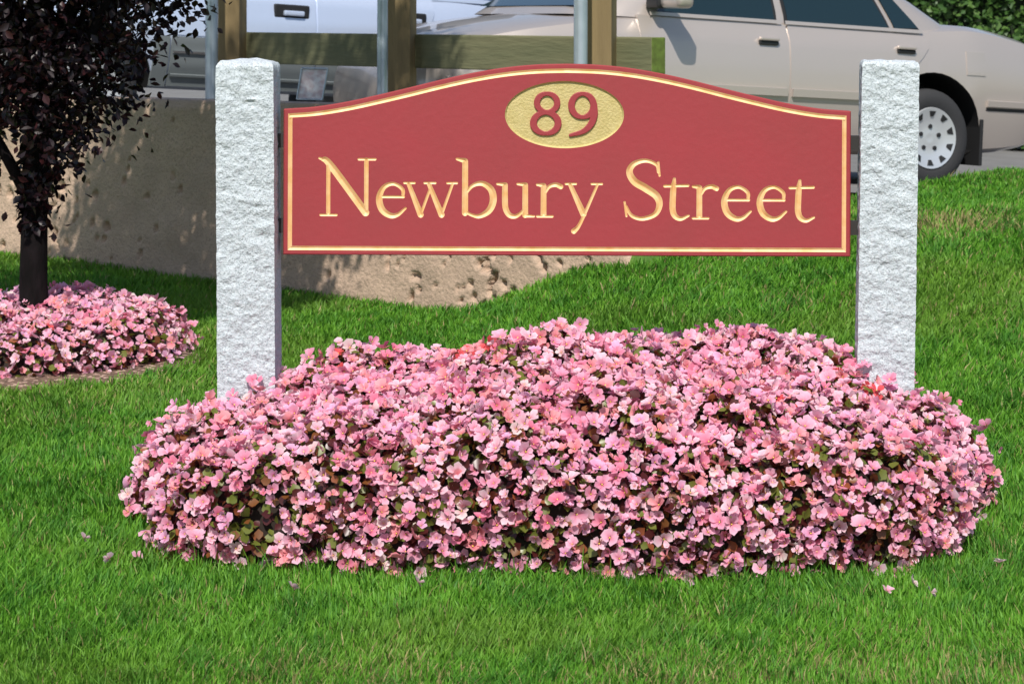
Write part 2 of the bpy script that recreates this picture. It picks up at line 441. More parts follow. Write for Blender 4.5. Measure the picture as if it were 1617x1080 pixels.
LETTERS = [
    ('N', [[(518, 258, 3.1), (518, 339, 3.1)], [(508, 253, 2.4), (521, 262, 5.2), (577, 337, 5.6)], [(578, 254, 3.4), (578, 338, 3.2)],
           [(506, 341, 1.9), (531, 341, 1.9)], [(566, 253, 1.9), (592, 253, 1.9)], [(504, 251.5, 1.9), (519, 257, 2.6)]]),
    ('e', g_e(0, 1)),
    ('w', [[(645, 292, 3.2), (664, 340, 4.6)], [(664, 340, 2.2), (680, 296, 2.0)], [(677, 292, 3.2), (697, 340, 4.6)], [(697, 340, 2.2), (714, 292, 2.0)],
           [(638, 290, 1.8), (654, 290, 1.8)], [(670, 290, 1.8), (687, 290, 1.8)], [(706, 290, 1.8), (721, 290, 1.8)]]),
    ('b', [[(734, 256, 4.4), (734, 337, 4.6)], [(721, 252, 2.0), (734, 255, 4.0)],
           [(735, 306, 2.3), (746, 294, 2.8), (761, 290.5, 3.8), (775, 300, 5.0), (778.5, 317, 5.3), (772, 333, 4.8), (757, 342, 3.4), (744, 340, 2.4), (735, 335, 2.2)]]),
    ('u', [[(797, 293, 4.2), (797, 312, 4.4), (798, 329, 4.4), (804, 340, 4.0), (814, 342, 3.2), (823, 336, 2.4), (829, 328, 2.0)], [(829, 293, 4.2), (829, 340, 4.4)],
           [(785, 291, 1.9), (798, 292, 3.0)], [(817, 291, 1.9), (830, 292, 3.0)], [(829, 341, 2.8), (843, 342, 1.7)]]),
    ('r', g_r(0, 1)),
    ('y', [[(900, 292, 3.2), (921, 338, 4.8)], [(943, 292, 2.0), (922, 340, 2.5), (913, 358, 2.9), (906, 365, 4.2)], [(893, 290.5, 1.8), (909, 290.5, 1.8)], [(934, 290.5, 1.8), (950, 290.5, 1.8)]]),
    ('S', [[(1039, 272, 1.8), (1036, 260, 2.6), (1019, 253.5, 2.9), (1001, 258.5, 4.0), (993.5, 271, 4.9), (1001, 286, 5.5), (1019, 297, 5.8), (1036, 309, 5.5), (1041, 323, 4.8), (1034, 338, 3.8), (1014, 345, 3.1), (997, 340, 2.7), (988, 325, 1.9)],
           [(1039, 256, 1.7), (1041, 277, 1.7)], [(986, 319, 1.7), (989, 341, 1.7)]]),
    ('t', g_t(0, 2)), ('r', g_r(246, 3)), ('e', g_e(545, 4)), ('e', g_e(601, 4)), ('t', g_t(198, 4))]
def ell(cx, cy, rx, ry, r0, r1):
    return [(cx + rx * math.cos(a), cy + ry * math.sin(a), r0 + (r1 - r0) * abs(math.cos(a))) for a in np.linspace(-math.pi / 2, 1.5 * math.pi, 17)]
NUMERALS = [('8', [ell(863, 163, 16, 14.5, 3.0, 4.6), ell(861, 195, 19.5, 16.5, 3.0, 5.2)]),
            ('9', [ell(919, 167, 17.5, 18.5, 3.0, 5.0), [(937, 166, 5.0), (937.5, 182, 5.2), (932, 197, 4.8), (920, 208, 3.8), (900, 214, 2.4)]])]

def glyph_field(strokes, step, pad=8):
    P = np.concatenate([dense(s, 40, curve=len(s) > 2) for s in strokes]); P[:, 2] *= 1.06
    x = np.arange(P[:, 0].min() - pad, P[:, 0].max() + pad, step); y = np.arange(P[:, 1].min() - pad, P[:, 1].max() + pad, step)
    X, Y = np.meshgrid(x, y)
    D = np.full(X.shape, -99.0)
    for p in P: D = np.maximum(D, p[2] - np.hypot(X - p[0], Y - p[1]))
    return x, y, D

def march(x, y, D):
    """filled marching squares: polygons, vertices (px, py, inside distance), and boundary edges"""
    idx, V, F, E = {}, [], [], []
    def gv(i, j):
        k = (i, j)
        if k not in idx: idx[k] = len(V); V.append((x[i], y[j], D[j, i]))
        return idx[k]
    def ev(i, j, i2, j2):
        k = (min((i, j), (i2, j2)), max((i, j), (i2, j2)))
        if k not in idx:
            a, b = D[j, i], D[j2, i2]; t = min(max(a / (a - b), 0.02), 0.98)
            idx[k] = len(V); V.append((x[i] + (x[i2] - x[i]) * t, y[j] + (y[j2] - y[j]) * t, 0.0))
        return idx[k]
    H, W = D.shape
    ins = D > 0
    cells = np.argwhere(ins[:-1, :-1] | ins[1:, :-1] | ins[:-1, 1:] | ins[1:, 1:])
    for j, i in cells:
        c = [(i, j), (i + 1, j), (i + 1, j + 1), (i, j + 1)]
        ring, kinds = [], []
        for k in range(4):
            p, q = c[k], c[(k + 1) % 4]
            if ins[p[1], p[0]]: ring.append(gv(*p)); kinds.append(0)
            if ins[p[1], p[0]] != ins[q[1], q[0]]: ring.append(ev(*p, *q)); kinds.append(1 if ins[p[1], p[0]] else 2)
        if len(ring) >= 3: F.append(ring)
        for k in range(len(ring)):
            if kinds[k] == 1 and kinds[(k + 1) % len(ring)] == 2: E.append((ring[k], ring[(k + 1) % len(ring)]))
    return V, F, E

def loops_of(E):
    nxt = {a: b for a, b in E}; out = []
    while nxt:
        a = next(iter(nxt)); lp = []
        while a in nxt: lp.append(a); a = nxt.pop(a)
        if len(lp) > 4: out.append(lp)
    return out

def build_sign():
    base = at(SIGN_X0, SIGN_Y0, 8.92)
    root = empty('street_sign', base)
    root.rotation_euler = (0, math.radians(0.22), 0)
    tag(root, 'red wooden sign with gold lettering and arched top between two granite posts', 'sign')
    TH = 0.055
    # outline of the board in px: outer edge, then the gold line set in from it
    half = [(0, 101.5), (50, 103), (100, 108), (150, 116.5), (200, 127.5), (250, 140), (300, 152), (350, 163), (400, 171), (448, 174.5)]
    def outline(inset):
        top = dense(half, 6)
        L = []
        r = top.copy()
        # shift the curve along its normal by the inset
        t = np.gradient(r, axis=0); t /= np.linalg.norm(t, axis=1)[:, None]
        n = np.stack([-t[:, 1], t[:, 0]], 1)
        r = r + n * inset
        r = r[(r[:, 0] <= 448 - inset) & (r[:, 0] >= 0)]
        r = np.concatenate([[[0, 101.5 + inset]], r[(r[:, 0] > 1) & (r[:, 0] < 447 - inset)], [[448 - inset, np.interp(448 - inset, r[:, 0], r[:, 1])]]])
        pts = [(SIGN_X0 + a, b) for a, b in r] + [(SIGN_X0 + 448 - inset, SIGN_Y0 - inset), (SIGN_X0 - 448 + inset, SIGN_Y0 - inset)]
        pts += [(SIGN_X0 - a, b) for a, b in r[::-1][:-1]]
        return np.array(pts)
    O0 = outline(0)
    # resample every ring on the same parameter so that strips are easy
    def resample(P, n=420):
        Q = np.concatenate([P, P[:1]]); d = np.concatenate([[0], np.cumsum(np.linalg.norm(np.diff(Q, axis=0), axis=1))])
        return Q, d
    def strip(name, A, B, zA, zB, m):
        n = len(A); V = [(sx(p[0]), zA, sz(p[1])) for p in A] + [(sx(p[0]), zB, sz(p[1])) for p in B]
        F = [(i, (i + 1) % n, n + (i + 1) % n, n + i) for i in range(n)]
        return V, F
    def same(inset):
        # same vertex count: offset each outer vertex inwards by mitred normals
        P = O0; n = len(P)
        a = np.roll(P, 1, 0); b = np.roll(P, -1, 0)
        t1 = P - a; t1 /= np.linalg.norm(t1, axis=1)[:, None]; t2 = b - P; t2 /= np.linalg.norm(t2, axis=1)[:, None]
        n1 = np.stack([-t1[:, 1], t1[:, 0]], 1); n2 = np.stack([-t2[:, 1], t2[:, 0]], 1)
        m = n1 + n2; m /= np.linalg.norm(m, axis=1)[:, None]
        k = inset / np.clip((m * n1).sum(1), 0.3, 1)
        return P + m * k[:, None]
    rings = [same(0), same(7.2), same(10.6), same(14.0)]
    n = len(O0)
    # board body: edge and back, and the rim in front of the gold line
    V = [(sx(p[0]), 0.0, sz(p[1])) for p in same(1.5)] + [(sx(p[0]), 0.004, sz(p[1])) for p in rings[0]] + [(sx(p[0]), TH, sz(p[1])) for p in rings[0]] + [(sx(p[0]), 0, sz(p[1])) for p in rings[1]]
    F, mi = [], []
    for i in range(n):
        j = (i + 1) % n
        F += [(i, j, n + j, n + i), (n + i, n + j, 2 * n + j, 2 * n + i), (3 * n + i, 3 * n + j, j, i)]; mi += [1, 1, 0]
    F.append(tuple(range(2 * n, 3 * n))); mi.append(1)
    link('board', mesh('board', V, F, [M['red'], M['redside']], mi), root)
    V = []
    for r, z in ((rings[1], 0.0), (rings[2], 0.0030), (rings[3], 0.0)): V += [(sx(p[0]), z, sz(p[1])) for p in r]
    F = []
    for k in range(2):
        for i in range(n):
            j = (i + 1) % n; F.append((k * n + i, k * n + j, (k + 1) * n + j, (k + 1) * n + i))
    link('border_line', mesh('border_line', V, F, M['gold']), root)
    # letters, V-cut, and their outlines as holes in the red field
    holes = []
    for ch, strokes in LETTERS:
        x, y, D = glyph_field(strokes, 0.9)
        gvv, gf, ge = march(x, y, D)
        Vl = [(sx(a), min(d * S * 0.6, 0.007), sz(b)) for a, b, d in gvv]
        link('letter', mesh('letter', Vl, gf, M['gold']), root)['label'] = 'carved gold letter ' + ch
        for lp in loops_of(ge):
            pts = [(gvv[k][0], gvv[k][1]) for k in lp]
            holes.append(pts)
    oval = [(890.5 + 94 * math.cos(a), 181.5 + 53 * math.sin(a)) for a in np.linspace(0, 2 * math.pi, 96, endpoint=False)]
    holes.append(oval)
    polys = [[Vector((p[0], p[1], 0)) for p in rings[3]]] + [[Vector((p[0], p[1], 0)) for p in h] for h in holes]
    flat = [p for pl in polys for p in pl]
    tris = geometry.tessellate_polygon(polys)
    Vf = [(sx(p.x), 0.0, sz(p.y)) for p in flat]
    Ff = []
    for a, b, c in tris:
        # face the camera (-y)
        A, B, C = Vector(Vf[a]), Vector(Vf[b]), Vector(Vf[c])
        Ff.append((a, b, c) if (B - A).cross(C - A).y < 0 else (a, c, b))
    link('red_field', mesh('red_field', Vf, Ff, M['red']), root)
    # sunk oval
    dp = 0.0075
    Ov = [(sx(a), 0.0, sz(b)) for a, b in oval]
    Oi = [(sx(890.5 + (a - 890.5) * 0.972), dp, sz(181.5 + (b - 181.5) * 0.95)) for a, b in oval]
    m_ = len(Ov)
    V = Ov + Oi + [(sx(890.5), dp, sz(181.5))]
    F = [(i, (i + 1) % m_, m_ + (i + 1) % m_, m_ + i) for i in range(m_)] + [(m_ + i, m_ + (i + 1) % m_, 2 * m_) for i in range(m_)]
    ov = link('oval_panel', mesh('oval_panel', V, F, M['goldfloor']), root); ov['label'] = 'sunk gold oval holding the house number'
    for ch, strokes in NUMERALS:
        x, y, D = glyph_field(strokes, 0.9)
        gvv, gf, ge = march(x, y, D)
        nv = len(gvv)
        V = [(sx(a), 0.0005 + (0.0012 if d < 0.4 else 0), sz(b)) for a, b, d in gvv] + [(sx(a), dp, sz(b)) for a, b, d in gvv]
        F = list(gf) + [(a, b, nv + b, nv + a) for a, b in ge]
        nm = link('numeral', mesh('numeral', V, F, [M['red']]), ov); nm['label'] = 'raised red numeral ' + ch
    # iron brackets between board and posts
    for s in (-1, 1):
        for zz in (0.10, 0.40):
            x0 = s * 448 * S
            bm = bmesh.new(); bmesh.ops.create_cube(bm, size=1)
            bmesh.ops.scale(bm, vec=(0.05, 0.03, 0.05), verts=bm.verts)
            bmesh.ops.translate(bm, vec=(x0 + s * 0.012, 0.03, zz), verts=bm.verts)
            me = bpy.data.meshes.new('bracket'); bm.to_mesh(me); bm.free(); me.materials.append(M['iron'])
            link('bracket', me, root)
build_sign()

# ------------------------------------------------------------------ generic tube / box parts
def tube(points, radii, seg=10, cap=True):
    P = [Vector(p) for p in points]; V, F = [], []
    up = Vector((0.31, 0.17, 0.93)).normalized()
    for i, p in enumerate(P):
        d = (P[min(i + 1, len(P) - 1)] - P[max(i - 1, 0)]).normalized()
        a = d.orthogonal().normalized() if abs(d.dot(up)) > 0.98 else d.cross(Vector((1, 0, 0)) if abs(d.x) < 0.9 else Vector((0, 1, 0))).normalized()
        b = d.cross(a)
        for k in range(seg):
            t = 2 * math.pi * k / seg
            V.append(p + (a * math.cos(t) + b * math.sin(t)) * radii[i])
    for i in range(len(P) - 1):
        for k in range(seg):
            k2 = (k + 1) % seg
            F.append((i * seg + k, i * seg + k2, (i + 1) * seg + k2, (i + 1) * seg + k))
    if cap:
        F.append(tuple(range(seg - 1, -1, -1))); F.append(tuple(range((len(P) - 1) * seg, len(P) * seg)))
    return V, F

def box_mesh(name, size, m, bevel=0.006, seg=2, offset=(0, 0, 0), mats=None):
    bm = bmesh.new(); bmesh.ops.create_cube(bm, size=1)
    bmesh.ops.scale(bm, vec=size, verts=bm.verts)
    if bevel: bmesh.ops.bevel(bm, geom=list(bm.edges), offset=bevel, segments=seg, affect='EDGES', profile=0.6)
    bmesh.ops.translate(bm, vec=offset, verts=bm.verts)
    me = bpy.data.meshes.new(name); bm.to_mesh(me); bm.free()
    for mm in (mats or [m]): me.materials.append(mm)
    return me

# ------------------------------------------------------------------ wooden guard rail and pipe posts
RP = [at(367, 60, 15.5), at(634, 60, 14.3), at(949, 60, 13.05)]
def build_rail():
    yaw = math.atan2(RP[2].y - RP[0].y, RP[2].x - RP[0].x)
    base = Vector((RP[1].x, RP[1].y, float(lot_z(RP[1].x, RP[1].y))))
    root = empty('guard_rail', base)
    tag(root, 'weathered wooden guard rail on square posts behind the sign', 'guard rail')
    d = Vector((math.cos(yaw), math.sin(yaw), 0)); nrm = Vector((-d.y, d.x, 0))
    for i, p in enumerate(RP):
        z0 = float(lot_z(p.x, p.y)) - 0.1; z1 = 1.98 + 0.05 * i
        me = box_mesh('post', (0.14, 0.14, z1 - z0), M['wood'], 0.008)
        link('post', me, root, loc=(p.x - base.x, p.y - base.y, (z0 + z1) / 2 - base.z), rot=(0, 0, math.radians(-14)))
    a = RP[0] - d * 0.12 + nrm * 0.125; b = RP[2] + d * 0.29 + nrm * 0.125
    cuts = [a, RP[1] + nrm * 0.125 , b]
    for k in range(2):
        p, q = cuts[k], cuts[k + 1]
        L = (q - p).length - 0.008
        me = box_mesh('rail_board', (L, 0.10, 0.19), None, 0.007, mats=[M['railwood'], M['endgrain']])
        for pl in me.polygons:
            if pl.normal.x > 0.9: pl.material_index = 1
        c = (p + q) / 2
        link('rail_board', me, root, loc=(c.x - base.x, c.y - base.y, 1.48 - 0.095 - base.z), rot=(0, 0, yaw))
build_rail()
PIPES = [(334, 20, 15.25, 'pale galvanised pipe post beside the granite post top near the tree'), (604, 17, 14.0, 'blue-grey galvanised pipe post beside the shaded wooden rail post'), (917, 22, 12.75, 'shiny galvanised pipe post above the middle of the sign arch')]
for px, w, Y, lab in PIPES:
    p = at(px, 60, Y); z0 = float(lot_z(p.x, p.y)) - 0.1
    root = empty('pipe_post', (p.x, p.y, z0)); tag(root, lab, 'post', 'galvanised pipe posts')
    r = w / 2 / 4000 * Y
    v, f = tube([(0, 0, 0), (0, 0, 1.1), (0, 0, 2.3 - z0)], [r] * 3, 20)
    link('pipe', mesh('pipe', v, f, M['galv'], smooth=True, sharp=40), root)
    v, f = tube([(0, 0, 2.3 - z0 - 0.03), (0, 0, 2.3 - z0 + 0.01), (0, 0, 2.3 - z0 + 0.03)], [r + 0.004, r + 0.004, r * 0.5], 20)
    link('cap', mesh('cap', v, f, M['galv'], smooth=True, sharp=40), root)

# ------------------------------------------------------------------ cars
def lathe(profile, seg=40):
    V, F = [], []
    for (r, y) in profile:
        for k in range(seg):
            t = 2 * math.pi * k / seg; V.append((r * math.cos(t), y, r * math.sin(t)))
    for i in range(len(profile) - 1):
        for k in range(seg):
            k2 = (k + 1) % seg; F.append((i * seg + k, (i + 1) * seg + k, (i + 1) * seg + k2, i * seg + k2))
    return V, F

class Car:
    FR = np.array([0, 0, 0.04, 0.22, 0.45, 0.64, 0.84, 0.95, 0.99, 1.0])
    def __init__(s, root, paint, top, width, bot, L, axles, wheel_r, roof):
        s.root, s.paint, s.L, s.axles, s.wr, s.roof = root, paint, L, axles, wheel_r, roof
        s.top, s.width, s.bot = np.array(top), np.array(width), np.array(bot)
    def zt(s, u): return float(np.interp(u, s.top[:, 0], s.top[:, 1]))
    def zb(s, u): return float(np.interp(u, s.bot[:, 0], s.bot[:, 1]))
    def w(s, u): return float(np.interp(u, s.width[:, 0], s.width[:, 1]))
    def sec(s, u):
        w, zb, zt = s.w(u), s.zb(u), s.zt(u)
        y = np.array([0, w - .14, w - .06, w - .018, w, w - .008, w - .035, w - .085, w - .17, 0])
        z = zb + (zt - zb) * s.FR; z[-1] += 0.022
        return y, z
    def side(s, u, z):
        y, zz = s.sec(u)
        return float(np.interp(z, zz[2:8], y[2:8]))
    def smooth_table(s):
        for nm in ('top', 'width', 'bot'):
            t = getattr(s, nm); u = np.linspace(0, s.L, 120)
            f = np.interp(u, t[:, 0], t[:, 1]); k = np.array([1, 2, 3, 2, 1.0]); k /= k.sum()
            g = np.convolve(np.pad(f, 2, mode='edge'), k, 'valid'); g[:3] = f[:3]; g[-3:] = f[-3:]
            setattr(s, nm, np.stack([u, g], 1))
    def body(s):
        us = np.unique(np.concatenate([np.linspace(0, s.L, 64), [0.03, s.L - 0.03]]))
        V, F = [], []
        n = len(s.FR) * 2 - 2
        for u in us:
            y, z = s.sec(u)
            ring = [(u, -a, b) for a, b in zip(y, z)] + [(u, a, b) for a, b in list(zip(y, z))[-2:0:-1]]
            V += ring
        for i in range(len(us) - 1):
            for k in range(n):
                k2 = (k + 1) % n; F.append((i * n + k, i * n + k2, (i + 1) * n + k2, (i + 1) * n + k))
        F.append(tuple(range(n - 1, -1, -1))); F.append(tuple(range((len(us) - 1) * n, len(us) * n)))
        me = mesh('body', V, F, [s.paint, M['black']])
        bm = bmesh.new(); bm.from_mesh(me); bmesh.ops.recalc_face_normals(bm, faces=bm.faces); bm.to_mesh(me); bm.free()
        o = link('body', me, s.root)
        cutters = []
        for ax in s.axles:
            for sd in (-1, 1):
                r = s.wr + 0.095
                v, f = tube([(ax, sd * 0.45, s.wr + 0.01), (ax, sd * 1.2, s.wr + 0.01)], [r, r], 40)
                cm = mesh('cut', v, f, [s.paint, M['black']], [1] * len(f))
                bm = bmesh.new(); bm.from_mesh(cm); bmesh.ops.recalc_face_normals(bm, faces=bm.faces); bm.to_mesh(cm); bm.free()
                c = bpy.data.objects.new('cut', cm); COL.objects.link(c); c.parent = s.root
                md = o.modifiers.new('b', 'BOOLEAN'); md.object = c; md.operation = 'DIFFERENCE'; md.solver = 'EXACT'
                cutters.append(c)
        bpy.context.view_layer.update()
        ev = o.evaluated_get(bpy.context.evaluated_depsgraph_get())
        nm = bpy.data.meshes.new_from_object(ev)
        o.modifiers.clear(); o.data = nm
        for c in cutters: bpy.data.objects.remove(c, do_unlink=True)
        nm.polygons.foreach_set('use_smooth', np.ones(len(nm.polygons), dtype=bool)); nm.set_sharp_from_angle(angle=math.radians(32))
        return o
    def cabin(s):
        # stacked rings: (height, front u, rear u, half width)
        rows = s.roof; V, F = [], []; N = 40
        for (z, uf, ur, hw) in rows:
            for k in range(N):
                t = 2 * math.pi * k / N
                c, sn = math.cos(t), math.sin(t); e = 0.28
                x = (uf + ur) / 2 + (ur - uf) / 2 * math.copysign(abs(c) ** e, c); y = hw * math.copysign(abs(sn) ** e, sn)
                V.append((x, y, z))
        for i in range(len(rows) - 1):
            for k in range(N):
                k2 = (k + 1) % N; F.append((i * N + k, i * N + k2, (i + 1) * N + k2, (i + 1) * N + k))
        F.append(tuple(range((len(rows) - 1) * N, len(rows) * N)))
        link('cabin', mesh('cabin', V, F, s.paint, smooth=True, sharp=50), s.root)
    def cab_y(s, z):
        r = np.array(s.roof); return float(np.interp(z, r[:, 0], r[:, 3]))
    def cab_u(s, z, end):
        r = np.array(s.roof); return float(np.interp(z, r[:, 0], r[:, 1 + end]))
    def pane(s, name, quad, sd, off=0.008, seal=True):
        if seal:      # black rubber round the glass
            q = np.array(quad, float); c_ = q.mean(0); g = q + np.sign(q - c_) * [.022, .020]
            s.pane('window_seal', [tuple(p) for p in g], sd, off - .004, False)
        # quad: (u, z) corners; lies on the cabin side
        n = 6; V, F = [], []
        (a, b, c, d) = [np.array(q, float) for q in quad]
        for i in range(n + 1):
            for j in range(n + 1):
                p = (a * (1 - i / n) + b * i / n) * (1 - j / n) + (d * (1 - i / n) + c * i / n) * j / n
                V.append((p[0], sd * (s.cab_y(p[1]) + off), p[1]))
        for i in range(n):
            for j in range(n):
                q = i * (n + 1) + j; F.append((q, q + 1, q + n + 2, q + n + 1))
        link(name, mesh(name, V, F, M['glass'] if seal else M['black'], smooth=True), s.root)
    def end_pane(s, name, z0, z1, end, hw0, hw1, off=0.008):
        V, F = [], []; n = 6; sg = -1 if end == 0 else 1
        for i in range(n + 1):
            z = z0 + (z1 - z0) * i / n; u = s.cab_u(z, end) + sg * off; h = hw0 + (hw1 - hw0) * i / n
            for y in np.linspace(-h, h, 7): V.append((u, y, z))
        for i in range(n):
            for j in range(6): q = i * 7 + j; F.append((q, q + 1, q + 8, q + 7))
        link(name, mesh(name, V, F, M['glass'], smooth=True), s.root)
    def panel(s, name, edges, sd, m, off=0.006, n=14, thick=0.02, parent=None):
        """a skin panel on the car's side; edges(t) gives (u_front, u_rear) at height z between z0 and z1"""
        z0, z1, ed = edges; V, F = [], []
        for i in range(n + 1):
            z = z0 + (z1 - z0) * i / n; a, b = ed(z)
            for j in range(n + 1):
                u = a + (b - a) * j / n; V.append((u, sd * (s.side(u, z) + off), z))
        for i in range(n):
            for j in range(n): q = i * (n + 1) + j; F.append((q, q + 1, q + n + 2, q + n + 1))
        # turned-in rim
        rim = [j for j in range(n + 1)] + [i * (n + 1) + n for i in range(1, n + 1)] + [n * (n + 1) + j for j in range(n - 1, -1, -1)] + [i * (n + 1) for i in range(n - 1, 0, -1)]
        b0 = len(V)
        for k in rim: V.append((V[k][0], V[k][1] - sd * thick, V[k][2]))
        for k in range(len(rim)):
            k2 = (k + 1) % len(rim); F.append((rim[k], rim[k2], b0 + k2, b0 + k))
        me = mesh(name, V, F, m, smooth=True, sharp=40)
        bm = bmesh.new(); bm.from_mesh(me); bmesh.ops.recalc_face_normals(bm, faces=bm.faces); bm.to_mesh(me); bm.free()
        return link(name, me, parent or s.root)
    def wheel(s, ax, sd):
        e = empty('wheel'); e.parent = s.root; e.location = (ax, sd * (s.w(ax) - 0.115), s.wr)
        R = s.wr
        prof = [(R * .62, .10), (R * .66, .108), (R * .80, .112), (R * .93, .10), (R * .985, .075), (R, .05), (R, -.05), (R * .985, -.075), (R * .9, -.1), (R * .6, -.1)]
        v, f = lathe([(r, -sd * 0 + sd * y) for r, y in prof]); link('tyre', mesh('tyre', v, f, M['tyre'], smooth=True, sharp=50), e)
        prof = [(0.02, .085), (R * .12, .088), (R * .2, .082), (R * .40, .092), (R * .56, .108), (R * .615, .112), (R * .63, .10), (R * .63, .06)]
        v, f = lathe([(r, sd * y) for r, y in prof]); c0 = len(v); v.append((0, sd * .085, 0)); f += [(k, (k + 1) % 40, c0) for k in range(40)]
        hub = link('hubcap', mesh('hubcap', v, f, M['hub'], smooth=True, sharp=40), e)
        for k in range(10):
            t = 2 * math.pi * (k + .5) / 10; r0, r1 = R * .44, R * .555; dt = 0.13
            P = [(r0, t - dt * .55), (r1, t - dt * 1.1), (r1, t + dt * 1.1), (r0, t + dt * .55)]
            V = [(r * math.cos(a), sd * (0.1015 if r == r0 else 0.1115), r * math.sin(a)) for r, a in P]
            V2 = [(x, y - sd * 0.02, z) for x, y, z in V]
            link('vent_slot', mesh('vent_slot', V + V2, [(0, 1, 2, 3), (0, 4, 5, 1), (1, 5, 6, 2), (2, 6, 7, 3), (3, 7, 4, 0)], M['black']), hub) if False else link('vent_slot', mesh('vent_slot', V + V2, [(0, 1, 2, 3), (0, 4, 5, 1), (1, 5, 6, 2), (2, 6, 7, 3), (3, 7, 4, 0)], M['black']), e)
        for k in range(5):
            t = 2 * math.pi * k / 5 + 0.3
            v, f = tube([(R * .24 * math.cos(t), sd * .080, R * .24 * math.sin(t)), (R * .24 * math.cos(t), sd * .093, R * .24 * math.sin(t))], [R * .045] * 2, 10)
            link('lug_nut', mesh('lug_nut', v, f, M['black']), e)

def place_matrix(point, local, heading, tilt):
    """heading: direction the car's front points (x, y); tilt: lot normal"""
    z = Vector(tilt).normalized(); x = Vector((-heading[0], -heading[1], 0)); x = (x - z * x.dot(z)).normalized(); y = z.cross(x)
    R = Matrix((x, y, z)).transposed().to_4x4()
    R.translation = Vector(point) - R.to_3x3() @ Vector(local)
    return R

